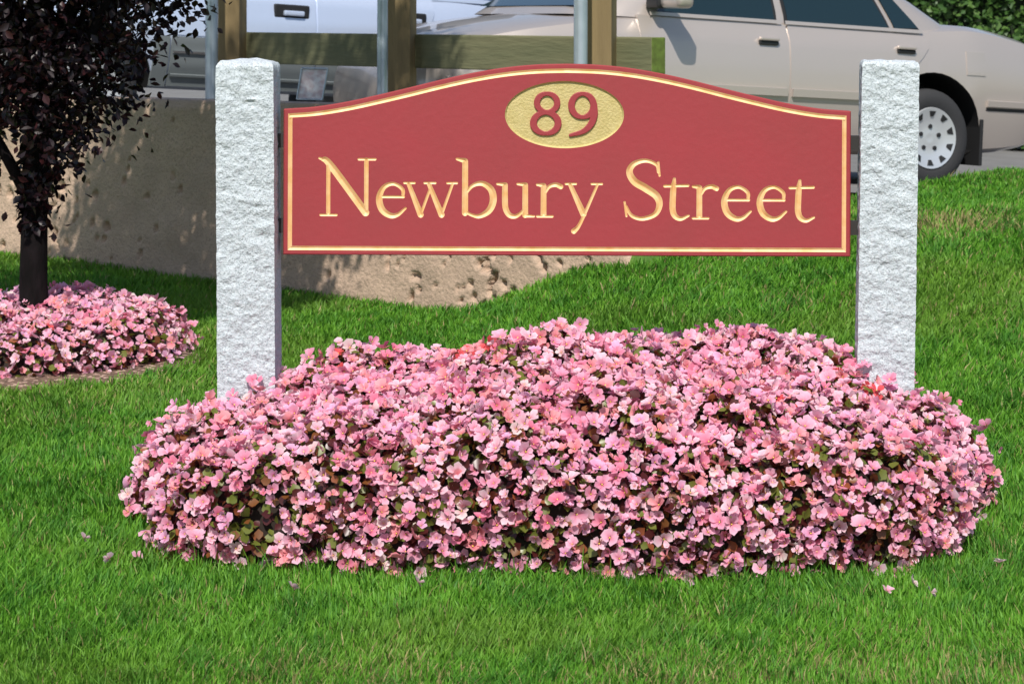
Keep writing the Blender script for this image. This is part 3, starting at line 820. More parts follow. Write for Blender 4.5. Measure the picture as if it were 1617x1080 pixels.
def build_sedan():
    ph = math.radians(29)
    X, Y = (1457 - 808.5) / 4000 * 16.2, 16.2
    mw = place_matrix((X, Y, float(lot_z(X, Y))), (3.53, -0.80, 0.0), (-math.cos(ph), -math.sin(ph)), (0.05, 0.033, 1))
    root = empty('parked_sedan', matrix=mw)
    tag(root, 'beige four-door sedan parked side-on behind the right granite post', 'car')
    c = Car(root, M['beige'],
            [(0, .60), (.06, .70), (.2, .79), (.6, .885), (1.0, .955), (1.3, .99), (2.2, .995), (3.0, 1.01), (3.6, 1.04), (3.85, 1.06), (4.1, 1.04), (4.5, .975), (4.6, .93), (4.64, .74)],
            [(0, .60), (.08, .72), (.25, .80), (.6, .855), (1.1, .885), (2.1, .89), (3.2, .885), (3.9, .865), (4.4, .80), (4.57, .74), (4.64, .66)],
            [(0, .30), (.15, .21), (1.0, .19), (3.5, .19), (4.2, .24), (4.5, .29), (4.64, .36)], 4.64, (0.90, 3.53), 0.315,
            [(0.96, 0.94, 3.92, .80), (1.03, 1.05, 3.83, .785), (1.18, 1.36, 3.56, .72), (1.32, 1.66, 3.28, .645), (1.41, 1.92, 3.08, .585), (1.445, 2.25, 2.85, .44), (1.455, 2.4, 2.7, .2)])
    c.smooth_table()
    c.body(); c.cabin()
    for sd in (-1, 1):
        fd = c.panel('front_door', (0.265, 0.975, lambda z: (1.34 - 0.02 * z, 2.378 + 0.02 * z)), sd, M['beige'])
        rd = c.panel('rear_door', (0.265, 0.985, lambda z: (2.390 + 0.02 * z, 3.08 + (0.43 * smooth01(0.45, 0.95, z)))), sd, M['beige'])
        for (d, u0) in ((fd, 2.16), (rd, 3.22)):
            z = 0.865; y = c.side(u0 + .08, z) + 0.006
            link('handle_recess', box_mesh('handle_recess', (0.14, 0.03, 0.026), M['black'], 0.006, offset=(u0 + 0.08, sd * (y + 0.002), z - 0.010)), d)
            link('handle', box_mesh('handle', (0.14, 0.03, 0.022), M['beige'], 0.008, offset=(u0 + 0.08, sd * (y + 0.014), z + 0.014)), d)
        def mould(u0, u1, z0, z1, par, name='side_moulding', m=M['beige'], off=0.018, n=18):
            V, F = [], []
            for i in range(n + 1):
                u = u0 + (u1 - u0) * i / n
                for (z, o_) in ((z0, 0.0), (z0 + .004, off), (z1 - .004, off), (z1, 0.0)): V.append((u, sd * (c.side(u, z) + o_), z))
            for i in range(n):
                for k in range(3): q = i * 4 + k; F.append((q, q + 1, q + 5, q + 4))
            F += [(0, 1, 2, 3), tuple(n * 4 + k for k in (3, 2, 1, 0))]
            me = mesh(name, V, F, m)
            bm = bmesh.new(); bm.from_mesh(me); bmesh.ops.recalc_face_normals(bm, faces=bm.faces); bm.to_mesh(me); bm.free()
            link(name, me, par)
        mould(1.34, 2.37, .53, .585, fd, off=.026); mould(2.41, 3.06, .53, .585, rd, off=.026)
        mould(3.98, 4.58, .53, .575, root, 'bumper_moulding'); mould(0.10, 0.46, .50, .55, root, 'bumper_moulding')
        mould(3.98, 4.58, .505, .527, root, 'bumper_gap', M['black'], 0.004); mould(0.06, 0.46, .475, .497, root, 'bumper_gap', M['black'], 0.004)
        zb, zt_ = 1.0, 1.385
        c.pane('front_window', [(1.46, zb), (2.32, zb), (2.31, zt_), (1.98, zt_)], sd)
        c.pane('rear_window', [(2.42, zb), (3.20, zb), (3.01, zt_), (2.40, zt_)], sd)
        c.pane('quarter_window', [(3.25, zb), (3.44, zb + .01), (3.16, zt_ - .07), (3.09, zt_ - .02)], sd)
        for (u0, u1) in ((1.40, 2.36), (2.39, 3.46)):
            V, F = [], []
            for i in range(9):
                u = u0 + (u1 - u0) * i / 8
                for z, o_ in ((.978, .014), (1.0, .014)): V.append((u, sd * (c.cab_y(z) + o_ + .012), z))
            for i in range(8): q = i * 2; F.append((q, q + 1, q + 3, q + 2))
            link('belt_trim', mesh('belt_trim', V, F, M['beige']), root)
        mm = box_mesh('mirror_housing', (0.12, 0.24, 0.14), M['beige'], 0.045, 4, offset=(1.47, sd * 1.0, 1.09))
        mo = link('mirror', mm, root); mm.polygons.foreach_set('use_smooth', np.ones(len(mm.polygons), dtype=bool))
        link('mirror_arm', box_mesh('mirror_arm', (0.10, 0.14, 0.06), M['black'], 0.015, offset=(1.44, sd * 0.85, 1.05)), mo)
        link('mirror_glass', box_mesh('mirror_glass', (0.006, 0.18, 0.09), M['glass'], 0.001, 1, offset=(1.532, sd * 1.0, 1.09)), mo)
        for ax in c.axles: c.wheel(ax, sd)
        link('mud_flap', box_mesh('mud_flap', (0.025, 0.20, 0.30), M['black'], 0.006, offset=(3.945, sd * (c.w(3.9) - 0.105), 0.30)), root)
        c.panel('head_lamp', (.60, .71, lambda z: (.10, .34)), sd, M['lamp'], 0.004, 6)
        c.panel('tail_lamp', (.70, .88, lambda z: (4.47, 4.62)), sd, M['tail'], 0.004, 6)
    c.panel('filler_flap', (.73, .88, lambda z: (3.80, 3.96)), -1, M['beige'], 0.005, 6, 0.01)
    c.end_pane('windscreen', 1.015, 1.385, 0, .62, .50); c.end_pane('rear_screen', 1.06, 1.385, 1, .60, .48)
    me = box_mesh('grille', (0.02, 0.9, 0.08), M['black'], 0.006, offset=(0.02, 0, 0.62)); link('grille', me, root)
    me = box_mesh('plate', (0.01, 0.31, 0.155), M['plate'], 0.004, offset=(4.65, 0, 0.62)); link('licence_plate', me, root)

def build_wagon():
    ph = math.radians(33)
    p = at(450, 12, 16.6)
    mw = place_matrix((p.x, p.y, float(lot_z(p.x, p.y))), (2.28, -0.86, 0), (-math.cos(ph), -math.sin(ph)), (0.05, 0.033, 1))
    root = empty('parked_wagon', matrix=mw)
    tag(root, 'pale silver-blue car with grey lower cladding behind the wooden rail', 'car')
    c = Car(root, M['silver'],
            [(0, .66), (.05, .78), (.12, .88), (.3, .95), (.8, 1.02), (1.2, 1.08), (2.2, 1.11), (3.6, 1.13), (4.25, 1.12), (4.45, .95), (4.5, .75)],
            [(0, .68), (.05, .76), (.15, .82), (.4, .855), (1.0, .865), (3.6, .865), (4.2, .83), (4.5, .72)],
            [(0, .44), (.12, .41), (.8, .385), (3.7, .385), (4.5, .46)], 4.5, (0.88, 3.52), 0.345,
            [(1.07, 1.05, 4.42, .80), (1.25, 1.35, 4.38, .76), (1.45, 1.75, 4.30, .68), (1.62, 2.05, 4.2, .62), (1.68, 2.25, 4.0, .50), (1.70, 2.6, 3.7, .2)])
    c.smooth_table(); c.body(); c.cabin()
    GP = M['grey_plastic']
    for sd in (-1, 1):
        fd = c.panel('front_door', (0.735, 1.09, lambda z: (1.42, 2.46)), sd, M['silver']); rd = c.panel('rear_door', (0.735, 1.09, lambda z: (2.475, 3.18 + .2 * smooth01(.6, 1.0, z))), sd, M['silver'])
        for (d, u0) in ((fd, 2.20), (rd, 3.10)):
            z = .93; y = c.side(u0 + .08, z) + .006
            link('handle_recess', box_mesh('handle_recess', (0.26, 0.03, 0.09), M['black'], 0.012, offset=(u0 + 0.08, sd * (y - .004), z)), d)
            link('handle', box_mesh('handle', (0.15, 0.03, 0.035), M['silver'], 0.010, offset=(u0 + 0.09, sd * (y + 0.016), z - .012)), d)
        for (u0, u1, nm) in ((1.42, 2.46, 'front_cladding'), (2.475, 3.08, 'rear_cladding')):
            k = c.panel(nm, (0.405, 0.725, lambda z, a=u0, b=u1: (a, b)), sd, GP, 0.014)
            # two raised ribs along the cladding
            for zz in (.46, .61):
                V, F = [], []
                for i in range(13):
                    u = u0 + .01 + (u1 - u0 - .02) * i / 12
                    for z, o_ in ((zz, .012), (zz + .006, .026), (zz + .02, .026), (zz + .026, .012)): V.append((u, sd * (c.side(u, z) + o_), z))
                for i in range(12):
                    for q in range(3): w = i * 4 + q; F.append((w, w + 1, w + 5, w + 4))
                link('rib', mesh('rib', V, F, M['chrome'] if zz > .5 else GP), k)
        c.panel('fender_cladding', (0.40, 0.725, lambda z: (1.30, 1.405)), sd, GP, 0.014, 6)
        c.panel('quarter_cladding', (0.45, 0.725, lambda z: (3.96, 4.42)), sd, GP, 0.014, 8)
        c.panel('bumper_end', (0.45, 0.725, lambda z: (.05, .45)), sd, GP, 0.014, 8)
        c.pane('front_window', [(1.75, 1.13), (2.42, 1.13), (2.41, 1.58), (2.1, 1.58)], sd); c.pane('rear_window', [(2.52, 1.13), (3.3, 1.13), (3.25, 1.58), (2.50, 1.58)], sd)
        c.pane('quarter_window', [(3.40, 1.13), (4.1, 1.13), (4.02, 1.57), (3.36, 1.57)], sd)
        mo = link('mirror', box_mesh('mirror_housing', (0.12, 0.2, 0.15), M['silver'], 0.04, 3, offset=(1.68, sd * 0.96, 1.2)), root)
        link('mirror_arm', box_mesh('mirror_arm', (0.08, 0.14, 0.05), M['black'], 0.01, offset=(1.66, sd * 0.83, 1.15)), mo)
        for ax in c.axles: c.wheel(ax, sd)
        c.panel('headlight', (.70, .83, lambda z: (.10, .36)), sd, M['lamp'], 0.005, 6)
        c.panel('tail_lamp', (.76, 1.02, lambda z: (4.2, 4.4)), sd, M['tail'], 0.005, 6)
    c.end_pane('windscreen', 1.14, 1.58, 0, .62, .52); c.end_pane('rear_screen', 1.18, 1.56, 1, .60, .50)
    link('grille', box_mesh('grille', (0.06, 0.7, 0.12), M['black'], 0.02, offset=(0.005, 0, 0.58)), root)

def build_placard():
    p = at(494, 133, 14.75); z0 = float(lot_z(p.x, p.y))
    root = empty('small_placard', (p.x, p.y, z0)); tag(root, 'small tilted white placard on a short stake below the wooden rail', 'placard')
    link('stake', box_mesh('stake', (0.03, 0.02, p.z - z0 + .1), M['iron'], 0.003, offset=(0, 0.012, (p.z - z0) / 2 - .03)), root)
    k = 14.75 / 4000
    V0 = [(-25 * k, 24 * -k), (15 * k, 25 * -k), (24 * k, 24 * k), (-17 * k, 25 * k)]; dz = p.z - z0
    V = [(x, -.006, z + dz) for x, z in V0] + [(x, .006, z + dz) for x, z in V0]
    link('panel', mesh('panel', V, [(0, 1, 2, 3), (7, 6, 5, 4), (0, 4, 5, 1), (1, 5, 6, 2), (2, 6, 7, 3), (3, 7, 4, 0)], M['plate']), root)
    for i in range(4):
        a, b = Vector((V0[i][0], -.009, V0[i][1] + dz)), Vector((V0[(i + 1) % 4][0], -.009, V0[(i + 1) % 4][1] + dz))
        v, f = tube([tuple(a), tuple(b)], [.006, .006], 6); link('frame_bar', mesh('frame_bar', v, f, M['galv']), root)

build_sedan()
build_wagon()
build_placard()

# ------------------------------------------------------------------ leaves helpers
def frames(Nrm, rng):
    """per-item orthonormal frame: columns a, b, n with random spin"""
    Nrm = Nrm / np.linalg.norm(Nrm, axis=1)[:, None]
    r = rng.normal(size=Nrm.shape); a = r - Nrm * (r * Nrm).sum(1)[:, None]; a /= np.linalg.norm(a, axis=1)[:, None]
    b = np.cross(Nrm, a)
    return a, b, Nrm

def scatter_mesh(tv, tt, P, A, B, C, scale):
    """copies of a small template (tv verts, tt tris) at P with frames A, B, C"""
    n, k = len(P), len(tv)
    V = P[:, None, :] + scale[:, None, None] * (tv[None, :, 0:1] * A[:, None, :] + tv[None, :, 1:2] * B[:, None, :] + tv[None, :, 2:3] * C[:, None, :])
    T = (tt[None] + (np.arange(n) * k)[:, None, None]).reshape(-1, 3)
    return V.reshape(-1, 3), T

LEAF_V = np.array([(0, 0, 0), (0.30, 0.35, 0.07), (0.34, 0.62, 0.05), (0, 1, -0.06), (-0.34, 0.62, 0.05), (-0.30, 0.35, 0.07), (0, 0.5, -0.05)], float)
LEAF_T = np.array([(0, 1, 6), (1, 2, 6), (2, 3, 6), (3, 4, 6), (4, 5, 6), (5, 0, 6)])
LEAF_V[:, 1] -= 0.5
OVAL_V = np.array([(0, -.5, 0), (.26, -.1, .06), (0, .5, -.04), (-.26, -.1, .06), (0, 0, -.02)], float)
OVAL_T = np.array([(0, 1, 4), (1, 2, 4), (2, 3, 4), (3, 0, 4)])

# ------------------------------------------------------------------ plum tree
TREE = np.array([-2.13, 11.3]); TZ = float(lawn_z(*TREE))
def crown_r(z):
    return float(np.interp(z, [0.72, 0.82, 1.0, 1.25, 1.45, 1.65, 2.0, 2.5, 3.2, 4.5, 5.5, 6.3, 6.9], [0.0, 0.10, 0.25, 0.42, 0.56, 0.68, 0.95, 1.05, .98, .98, .95, .75, 0.1]))
def crown_x(z):
    return float(np.interp(z, [1.7, 2.2, 3.0, 7.0], [0, .18, .45, .5]))
def build_tree():
    rng = np.random.default_rng(21)
    root = empty('plum_tree', (TREE[0], TREE[1], TZ))
    tag(root, 'dark purple-leaved plum tree standing in the small flower bed', 'tree')
    v, f = tube([(0, 0, -0.1), (0, 0, 0.05), (-0.005, 0, 0.3), (0.0, 0, 0.6), (0.01, 0.0, 0.85), (0.03, 0.02, 1.4), (0.05, 0.0, 2.6), (0.02, 0.02, 5.6)], [.085, .070, .062, .058, .062, .05, .038, .008], 14)
    link('trunk', mesh('trunk', v, f, M['bark'], smooth=True, sharp=60), root)
    tips = []
    limbs = [((0, 0, .62), (-.12, -.05, .86), (-.34, -.12, 1.28), (-.62, -.2, 2.0), (-.85, -.25, 2.8)),
             ((0, 0, .80), (.12, -.10, 1.05), (.36, -.22, 1.55), (.62, -.32, 2.1), (.82, -.3, 2.8)),
             ((0, 0, .95), (.08, .14, 1.3), (.25, .42, 1.9), (.5, .6, 2.6)),
             ((0, 0, 1.0), (-.1, .15, 1.4), (-.3, .45, 2.0), (-.45, .65, 2.8)),
             ((0, 0, 1.1), (.02, -.16, 1.5), (.1, -.45, 2.0), (.15, -.7, 2.7)),
             ((0, 0, 1.2), (.2, .02, 1.6), (.55, .1, 2.2), (.95, .15, 2.9)),
             ((0, 0, 1.3), (-.2, .02, 1.7), (-.6, .05, 2.3), (-1.0, .1, 3.0))]
    for L in limbs:
        L = [np.array(p) for p in L]
        v, f = tube([tuple(p) for p in L], np.linspace(.032, .008, len(L)), 8); link('branch', mesh('branch', v, f, M['bark'], smooth=True), root)
        for _ in range(7):
            i = rng.integers(1, len(L)); t = rng.uniform(); p = L[i - 1] * (1 - t) + L[i] * t
            d = rng.normal(size=3); d[2] = abs(d[2]) * .6 + .5; d /= np.linalg.norm(d); e = p + d * rng.uniform(.2, .45)
            rr = crown_r(e[2] + TZ) * .9; h = math.hypot(e[0], e[1])
            if h > rr: e[:2] *= rr / h
            v, f = tube([tuple(p), tuple((p + e) / 2 + rng.normal(size=3) * .015), tuple(e)], [.011, .007, .004], 5); link('branch', mesh('branch', v, f, M['bark'], smooth=True), root)
            tips.append(e)
    # leaf clumps through the crown
    cl = []
    while len(cl) < 760:
        z = rng.uniform(0.68, 6.8); R = crown_r(z)
        if rng.uniform() > max(R, .18) / 1.05 * (1 if z < 3.1 else .42): continue
        a = rng.uniform(0, 2 * math.pi); r = R * math.sqrt(rng.uniform(0.05, 1.0)); cl.append((crown_x(z) + r * math.cos(a), r * math.sin(a), z - TZ))
    cl = np.array(cl + [tuple(t) for t in tips])
    P = []
    for c in cl:
        n = rng.integers(50, 92) if c[2] < 1.9 else rng.integers(34, 58); R = crown_r(c[2] + TZ); P.append(c + rng.normal(size=(n, 3)) * min(0.085, .045 + R * .09))
    P = np.concatenate(P)
    # sprigs hugging the lower trunk
    t = rng.uniform(.36, 1.0, size=170) ** .7; a = rng.uniform(0, 6.28, 170); rr = .05 + .07 * rng.uniform(size=170) * (t - .2)
    P = np.concatenate([P, np.stack([rr * np.cos(a), rr * np.sin(a), t], 1)])
    P = P[~((P[:, 0] > -.17) & (P[:, 0] < -.065) & (P[:, 2] > .60) & (P[:, 2] < .98))]
    n = len(P)
    out = P.copy(); out[:, 2] = 0; out /= np.maximum(np.linalg.norm(out, axis=1)[:, None], .05)
    Nm = out * .5 + rng.normal(size=(n, 3)) * .7 + np.array([0, 0, .5])
    A, B, C = frames(Nm, rng); sc = rng.uniform(.032, .056, n) * np.where(P[:, 2] > 2.2, 1.35, 1)
    big = np.argsort(P[:, 1] - 0.9 * P[:, 0] + 1.5 * np.abs(P[:, 2] - 1.0) )[:300]
    rest = np.setdiff1d(np.arange(n), big)
    PL = LEAF_V * [.85, 1, 1]
    V, T = scatter_mesh(PL, LEAF_T, P[rest], A[rest], B[rest], C[rest], sc[rest])
    mi = np.repeat((rng.uniform(size=len(rest)) < .22).astype(int), len(LEAF_T))
    cr = link('crown', fast_mesh('crown', V, T, [M['plum'], M['plum2']], mi), root); cr['kind'] = 'stuff'
    leaf_me = [mesh('leaf', PL, LEAF_T, m) for m in (M['plum'], M['plum2'])]
    for k in big:
        Rm = Matrix((A[k], B[k], C[k])).transposed()
        o = link('leaf', leaf_me[int(rng.uniform() < .2)], cr, loc=P[k]); o.rotation_euler = Rm.to_euler(); o.scale = (sc[k],) * 3
build_tree()

# ------------------------------------------------------------------ begonia beds
def petal(ang, ln, wd, lift, cup):
    a = [(0, 0), (.42, .30), (.50, .68), (0, 1), (-.50, .68), (-.42, .30), (0, .55)]
    zz = [0, lift * .4 + cup, lift * .8 + cup, lift, lift * .8 + cup, lift * .4 + cup, lift * .5]
    c, s = math.cos(ang), math.sin(ang); V = []
    for (x, y), z in zip(a, zz):
        x *= wd; y = y * ln + .04; V.append((x * c - y * s, x * s + y * c, z))
    return V
PETAL_TINT = [(.80, .35, .42)] + [(1, .90, .92)] * 2 + [(1, 1, 1)] + [(1, .92, .94)] * 2 + [(.98, .72, .80)]
def blossom_template(k, rng):
    V, T, mi, tint = [], [], [], []
    spec = [(0, .52, .62), (math.pi, .52, .62), (math.pi / 2, .42, .34), (-math.pi / 2, .42, .34)] if k < 2 else [(2 * math.pi * i / 5, .50, .44) for i in range(5)]
    for (a, l, w) in spec:
        b = len(V); V += petal(a + rng.normal() * .2, l * rng.uniform(.78, 1.15), w * rng.uniform(.85, 1.2), rng.uniform(.06, .42), rng.uniform(.02, .13)); tint += PETAL_TINT; T += [(b + x, b + y, b + z) for x, y, z in LEAF_T]; mi += [0] * 6
    b = len(V); tint += [(1, 1, 1)] * 5; V += [(.05 * math.cos(t), .05 * math.sin(t), .05) for t in np.linspace(0, 2 * math.pi, 5)[:-1]] + [(0, 0, .11)]
    T += [(b, b + 1, b + 4), (b + 1, b + 2, b + 4), (b + 2, b + 3, b + 4), (b + 3, b, b + 4)]; mi += [1] * 4
    return np.array(V), np.array(T), np.array(mi), np.array(tint)
_r = np.random.default_rng(5)
NT = 10
TEMPL = [blossom_template(k % 4, _r) for k in range(NT)]
BL_ME = {}
def blossom_mesh(t, c):
    if (t, c) not in BL_ME:
        v, f, mi, ti = TEMPL[t]; BL_ME[(t, c)] = fast_mesh('blossom', v, f, [M['petal%d' % c], M['stamen']], mi, color=ti)
    return BL_ME[(t, c)]

def build_bed(name, label, cx, cy, rx, ry, Hh, ex, n_try, mind, size, redspots, seed, n_leaf, hf=None, low_keep=.75, shape=None, mound=False):
    rng = np.random.default_rng(seed)
    root = empty(name, (cx, cy, float(lawn_z(cx, cy))))
    tag(root, label, 'flower bed')
    base = np.array([cx, cy, float(lawn_z(cx, cy))])
    def rim(th):
        c, s = np.cos(th), np.sin(th)
        r = 1 / (np.abs(c) ** ex + np.abs(s) ** ex) ** (1 / ex)
        r = r * (1 + .04 * noise3(np.cos(th) * 3, np.sin(th) * 3, 0.5, seed) + .045 * noise3(np.cos(th) * 11, np.sin(th) * 11, .5, seed + 3))
        if shape is not None: r = r * shape(th)
        return r
    # profile of the mound: (fraction of rim radius, height fraction)
    PR = np.array([(0.955, 0.0), (1.0, .13), (1.0, .32), (.985, .53), (.95, .69), (.89, .80), (.75, .90), (.45, .98), (0, 1.0)]) if mound else np.array([(0.955, 0.0), (1.0, .14), (1.005, .34), (.975, .58), (.92, .78), (.84, .90), (.70, .97), (.4, 1.0), (0, 1.0)])
    def surf(th, s):
        pr = np.stack([np.interp(s, np.linspace(0, 1, len(PR)) ** 1.0, PR[:, 0]), np.interp(s, np.linspace(0, 1, len(PR)), PR[:, 1])], -1)
        r = rim(th) * pr[..., 0]
        X = cx + rx * r * np.cos(th); Y = cy + ry * r * np.sin(th)
        hh = Hh * (1 + .16 * noise3(X * 3.2, Y * 3.2, .2, seed + 7) + .13 * noise3(X * 7, Y * 7, .2, seed + 8) + .05 * noise3(X * 19, Y * 19, .2, seed + 9))
        if hf is not None: hh = hh * hf(X, Y)
        Z = lawn_z(X, Y) + hh * pr[..., 1]
        return np.stack([X, Y, Z], -1)
    # dark inner mound
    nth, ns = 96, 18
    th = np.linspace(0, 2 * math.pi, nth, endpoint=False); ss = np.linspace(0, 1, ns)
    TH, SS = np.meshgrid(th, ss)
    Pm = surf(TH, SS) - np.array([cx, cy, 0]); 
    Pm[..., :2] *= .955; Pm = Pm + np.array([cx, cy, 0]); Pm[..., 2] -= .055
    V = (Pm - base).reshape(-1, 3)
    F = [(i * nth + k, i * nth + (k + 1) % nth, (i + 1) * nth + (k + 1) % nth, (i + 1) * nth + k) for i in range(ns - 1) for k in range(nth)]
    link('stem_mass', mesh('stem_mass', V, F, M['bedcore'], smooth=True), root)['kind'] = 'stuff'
    def sample(n):
        th = rng.uniform(0, 2 * math.pi, n); s = rng.uniform(0, 1, n)
        e = 1e-3
        p = surf(th, s); pt = surf(th + e, s) - p; ps = surf(th, np.minimum(s + e, 1)) - p
        nr = np.cross(pt, ps); ar = np.linalg.norm(nr, axis=1)
        keep = rng.uniform(size=n) < ar / np.percentile(ar, 99)
        nr = nr / np.maximum(ar, 1e-12)[:, None]
        flip = nr[:, 2] * 1.0 + ((p[:, :2] - [cx, cy]) * nr[:, :2]).sum(1) < 0
        nr[flip] *= -1
        return p[keep], nr[keep], s[keep]
    P, N_, s_ = sample(n_try)
    # keep blossoms apart
    cell = {}; sel = []
    for i in range(len(P)):
        if s_[i] < .28 and rng.uniform() > low_keep: continue
        k = tuple(np.floor(P[i] / mind).astype(int)); ok = True
        for a in (-1, 0, 1):
            for b in (-1, 0, 1):
                for c in (-1, 0, 1):
                    for j in cell.get((k[0] + a, k[1] + b, k[2] + c), ()):
                        if ((P[j] - P[i]) ** 2).sum() < mind * mind: ok = False; break
                    if not ok: break
                if not ok: break
            if not ok: break
        if ok: cell.setdefault(k, []).append(i); sel.append(i)
    sel = np.array(sel); P, N_, s_ = P[sel], N_[sel], s_[sel]
    # gaps in the bloom where the leaves show
    gap = noise3(P[:, 0] * 9, P[:, 1] * 9, P[:, 2] * 9, seed + 40) + .6 * noise3(P[:, 0] * 22, P[:, 1] * 22, P[:, 2] * 22, seed + 41)
    k = gap > np.where(s_ < .45, -.58, np.where(s_ < .7, -.62, -.74))
    P, N_, s_ = P[k], N_[k], s_[k]
    n = len(P)
    P = P + N_ * rng.normal(.004, .019, n)[:, None] + rng.normal(size=(n, 3)) * .006
    ori = N_ * .6 + rng.normal(size=(n, 3)) * .55 + np.array([-.05, -.40, .48])
    A, B, C = frames(ori, rng)
    tone = noise3(P[:, 0] * 6, P[:, 1] * 6, P[:, 2] * 6, seed + 60) * .5 + rng.normal(size=n) * .6
    colr = np.where(tone < -.75, 3, np.where(tone < -.15, 0, np.where(tone < .45, 1, np.where(tone < 1.15, 2, 6))))
    u = rng.uniform(size=n); colr = np.where(u < .10, 7, np.where(u < .22, 4, colr))
    for (x, y, r) in redspots:
        d = np.hypot(P[:, 0] - x, P[:, 1] - y); m = d < r * (0.7 + .5 * rng.uniform(size=n)); colr = np.where(m, np.where(rng.uniform(size=n) < .55, 5, 4), colr)
    tem = rng.integers(0, NT, n); sc = size * rng.choice([.55, .8, .95, 1.1, 1.3], n, p=[.14, .22, .3, .22, .12])
    # the 300 nearest on the camera's side are blossoms of their own
    score = P[:, 1] - .6 * P[:, 2] + .3 * np.maximum(N_[:, 1], 0) - .02 * rng.uniform(size=n)
    order = np.argsort(score); big = order[:300]; rest = order[300:]
    for i in big:
        o = link('blossom', blossom_mesh(int(tem[i]), int(colr[i])), root, loc=P[i] - base)
        o.rotation_euler = Matrix((A[i], B[i], C[i])).transposed().to_euler(); o.scale = (sc[i],) * 3
    VV, TT, MI, CC = [], [], [], []; off = 0
    for t in range(NT):
        q = rest[tem[rest] == t]
        v, f, mi, ti = TEMPL[t]
        V, T = scatter_mesh(v, f, P[q] - base, A[q], B[q], C[q], sc[q])
        m = np.where(mi[None] == 1, 8, colr[q][:, None]); VV.append(V); CC.append(np.tile(ti, (len(q), 1))); TT.append(T + off); MI.append(m.ravel()); off += len(V)
    if len(rest):
        o = link('blossom_mass', fast_mesh('blossom_mass', np.concatenate(VV), np.concatenate(TT), [M['petal%d' % i] for i in range(8)] + [M['stamen']], np.concatenate(MI), color=np.concatenate(CC)), root); o['kind'] = 'stuff'
    # leaves
    P, N_, s_ = sample(n_leaf)
    n = len(P); P = P - N_ * rng.uniform(-.006, .045, n)[:, None]
    A, B, C = frames(N_ * .7 + rng.normal(size=(n, 3)) * .5 + np.array([0, 0, .2]), rng)
    cl = rng.choice(4, n, p=[.38, .16, .38, .08])
    V, T = scatter_mesh(LEAF_V * [1.2, 1, 1], LEAF_T, P - base, A, B, C, rng.uniform(.024, .044, n))
    o = link('foliage', fast_mesh('foliage', V, T, [M['leafg'], M['leafb'], M['leafd'], M['leafo']], np.repeat(cl, len(LEAF_T))), root); o['kind'] = 'stuff'
    return rim

BX, BY, BRX, BRY = 0.150, 8.51, 1.375, 0.78
def bed_shape(th):
    # back-left shoulder falls away
    return 1 - .13 * np.exp(-((th - 2.45) / .42) ** 2) - 0.03 * np.exp(-((th - 0.8) / .3) ** 2)
rim_main = build_bed('begonia_bed', 'large mound of pink begonias in front of the red sign', BX, BY, BRX, BRY, .43, 3.3, 150000, .0225, .0445,
          [(-.15, 8.78, .13), (1.17, 8.6, .09), (-.60, 8.9, .05), (.9, 8.2, .04)], 3, 48000, shape=bed_shape, mound=True, hf=lambda X, Y: np.interp(X, [-1.3, -.9, -.7, -.35, 0, 1.1, 1.4, 1.6], [.86, .86, .92, .98, 1, 1.04, 1.02, .94]))
SX, SY, SRX, SRY = -2.28, 11.12, .86, .66
rim_small = build_bed('begonia_bed', 'small mound of pink begonias around the foot of the dark tree', SX, SY, SRX, SRY, .185, 2.2, 36000, .028, .044,
          [(-2.0, 10.7, .05)], 9, 9000, hf=lambda X, Y: .82 + .2 * smooth01(-2.6, -1.7, X))

# mulch ring round the small bed
def build_mulch():
    V, F = [], []; n = 72
    for i in range(n):
        t = 2 * math.pi * i / n; r0 = float(rim_small(np.array(t))) * .8
        k = 1.08 + .17 * max(0, -math.sin(t)) + .05 * float(noise3(4 * math.cos(t), 4 * math.sin(t), 0, 3))
        for q, dz in ((r0, .03), (k * .97, .022), (k, -.02)):
            x = SX + SRX * q * math.cos(t) * (1 if q != k else 1); y = SY + SRY * q * math.sin(t) - (.05 if q > .9 else 0)
            V.append((x, y, float(lawn_z(x, y)) + dz))
    for i in range(n):
        j = (i + 1) % n
        for k in range(2): F.append((i * 3 + k, j * 3 + k, j * 3 + k + 1, i * 3 + k + 1))
    o = link('mulch', mesh('mulch', V, F, M['mulch'], smooth=True)); tag(o, 'strip of bare brown mulch before the small flower bed', 'mulch', kind='structure')
build_mulch()

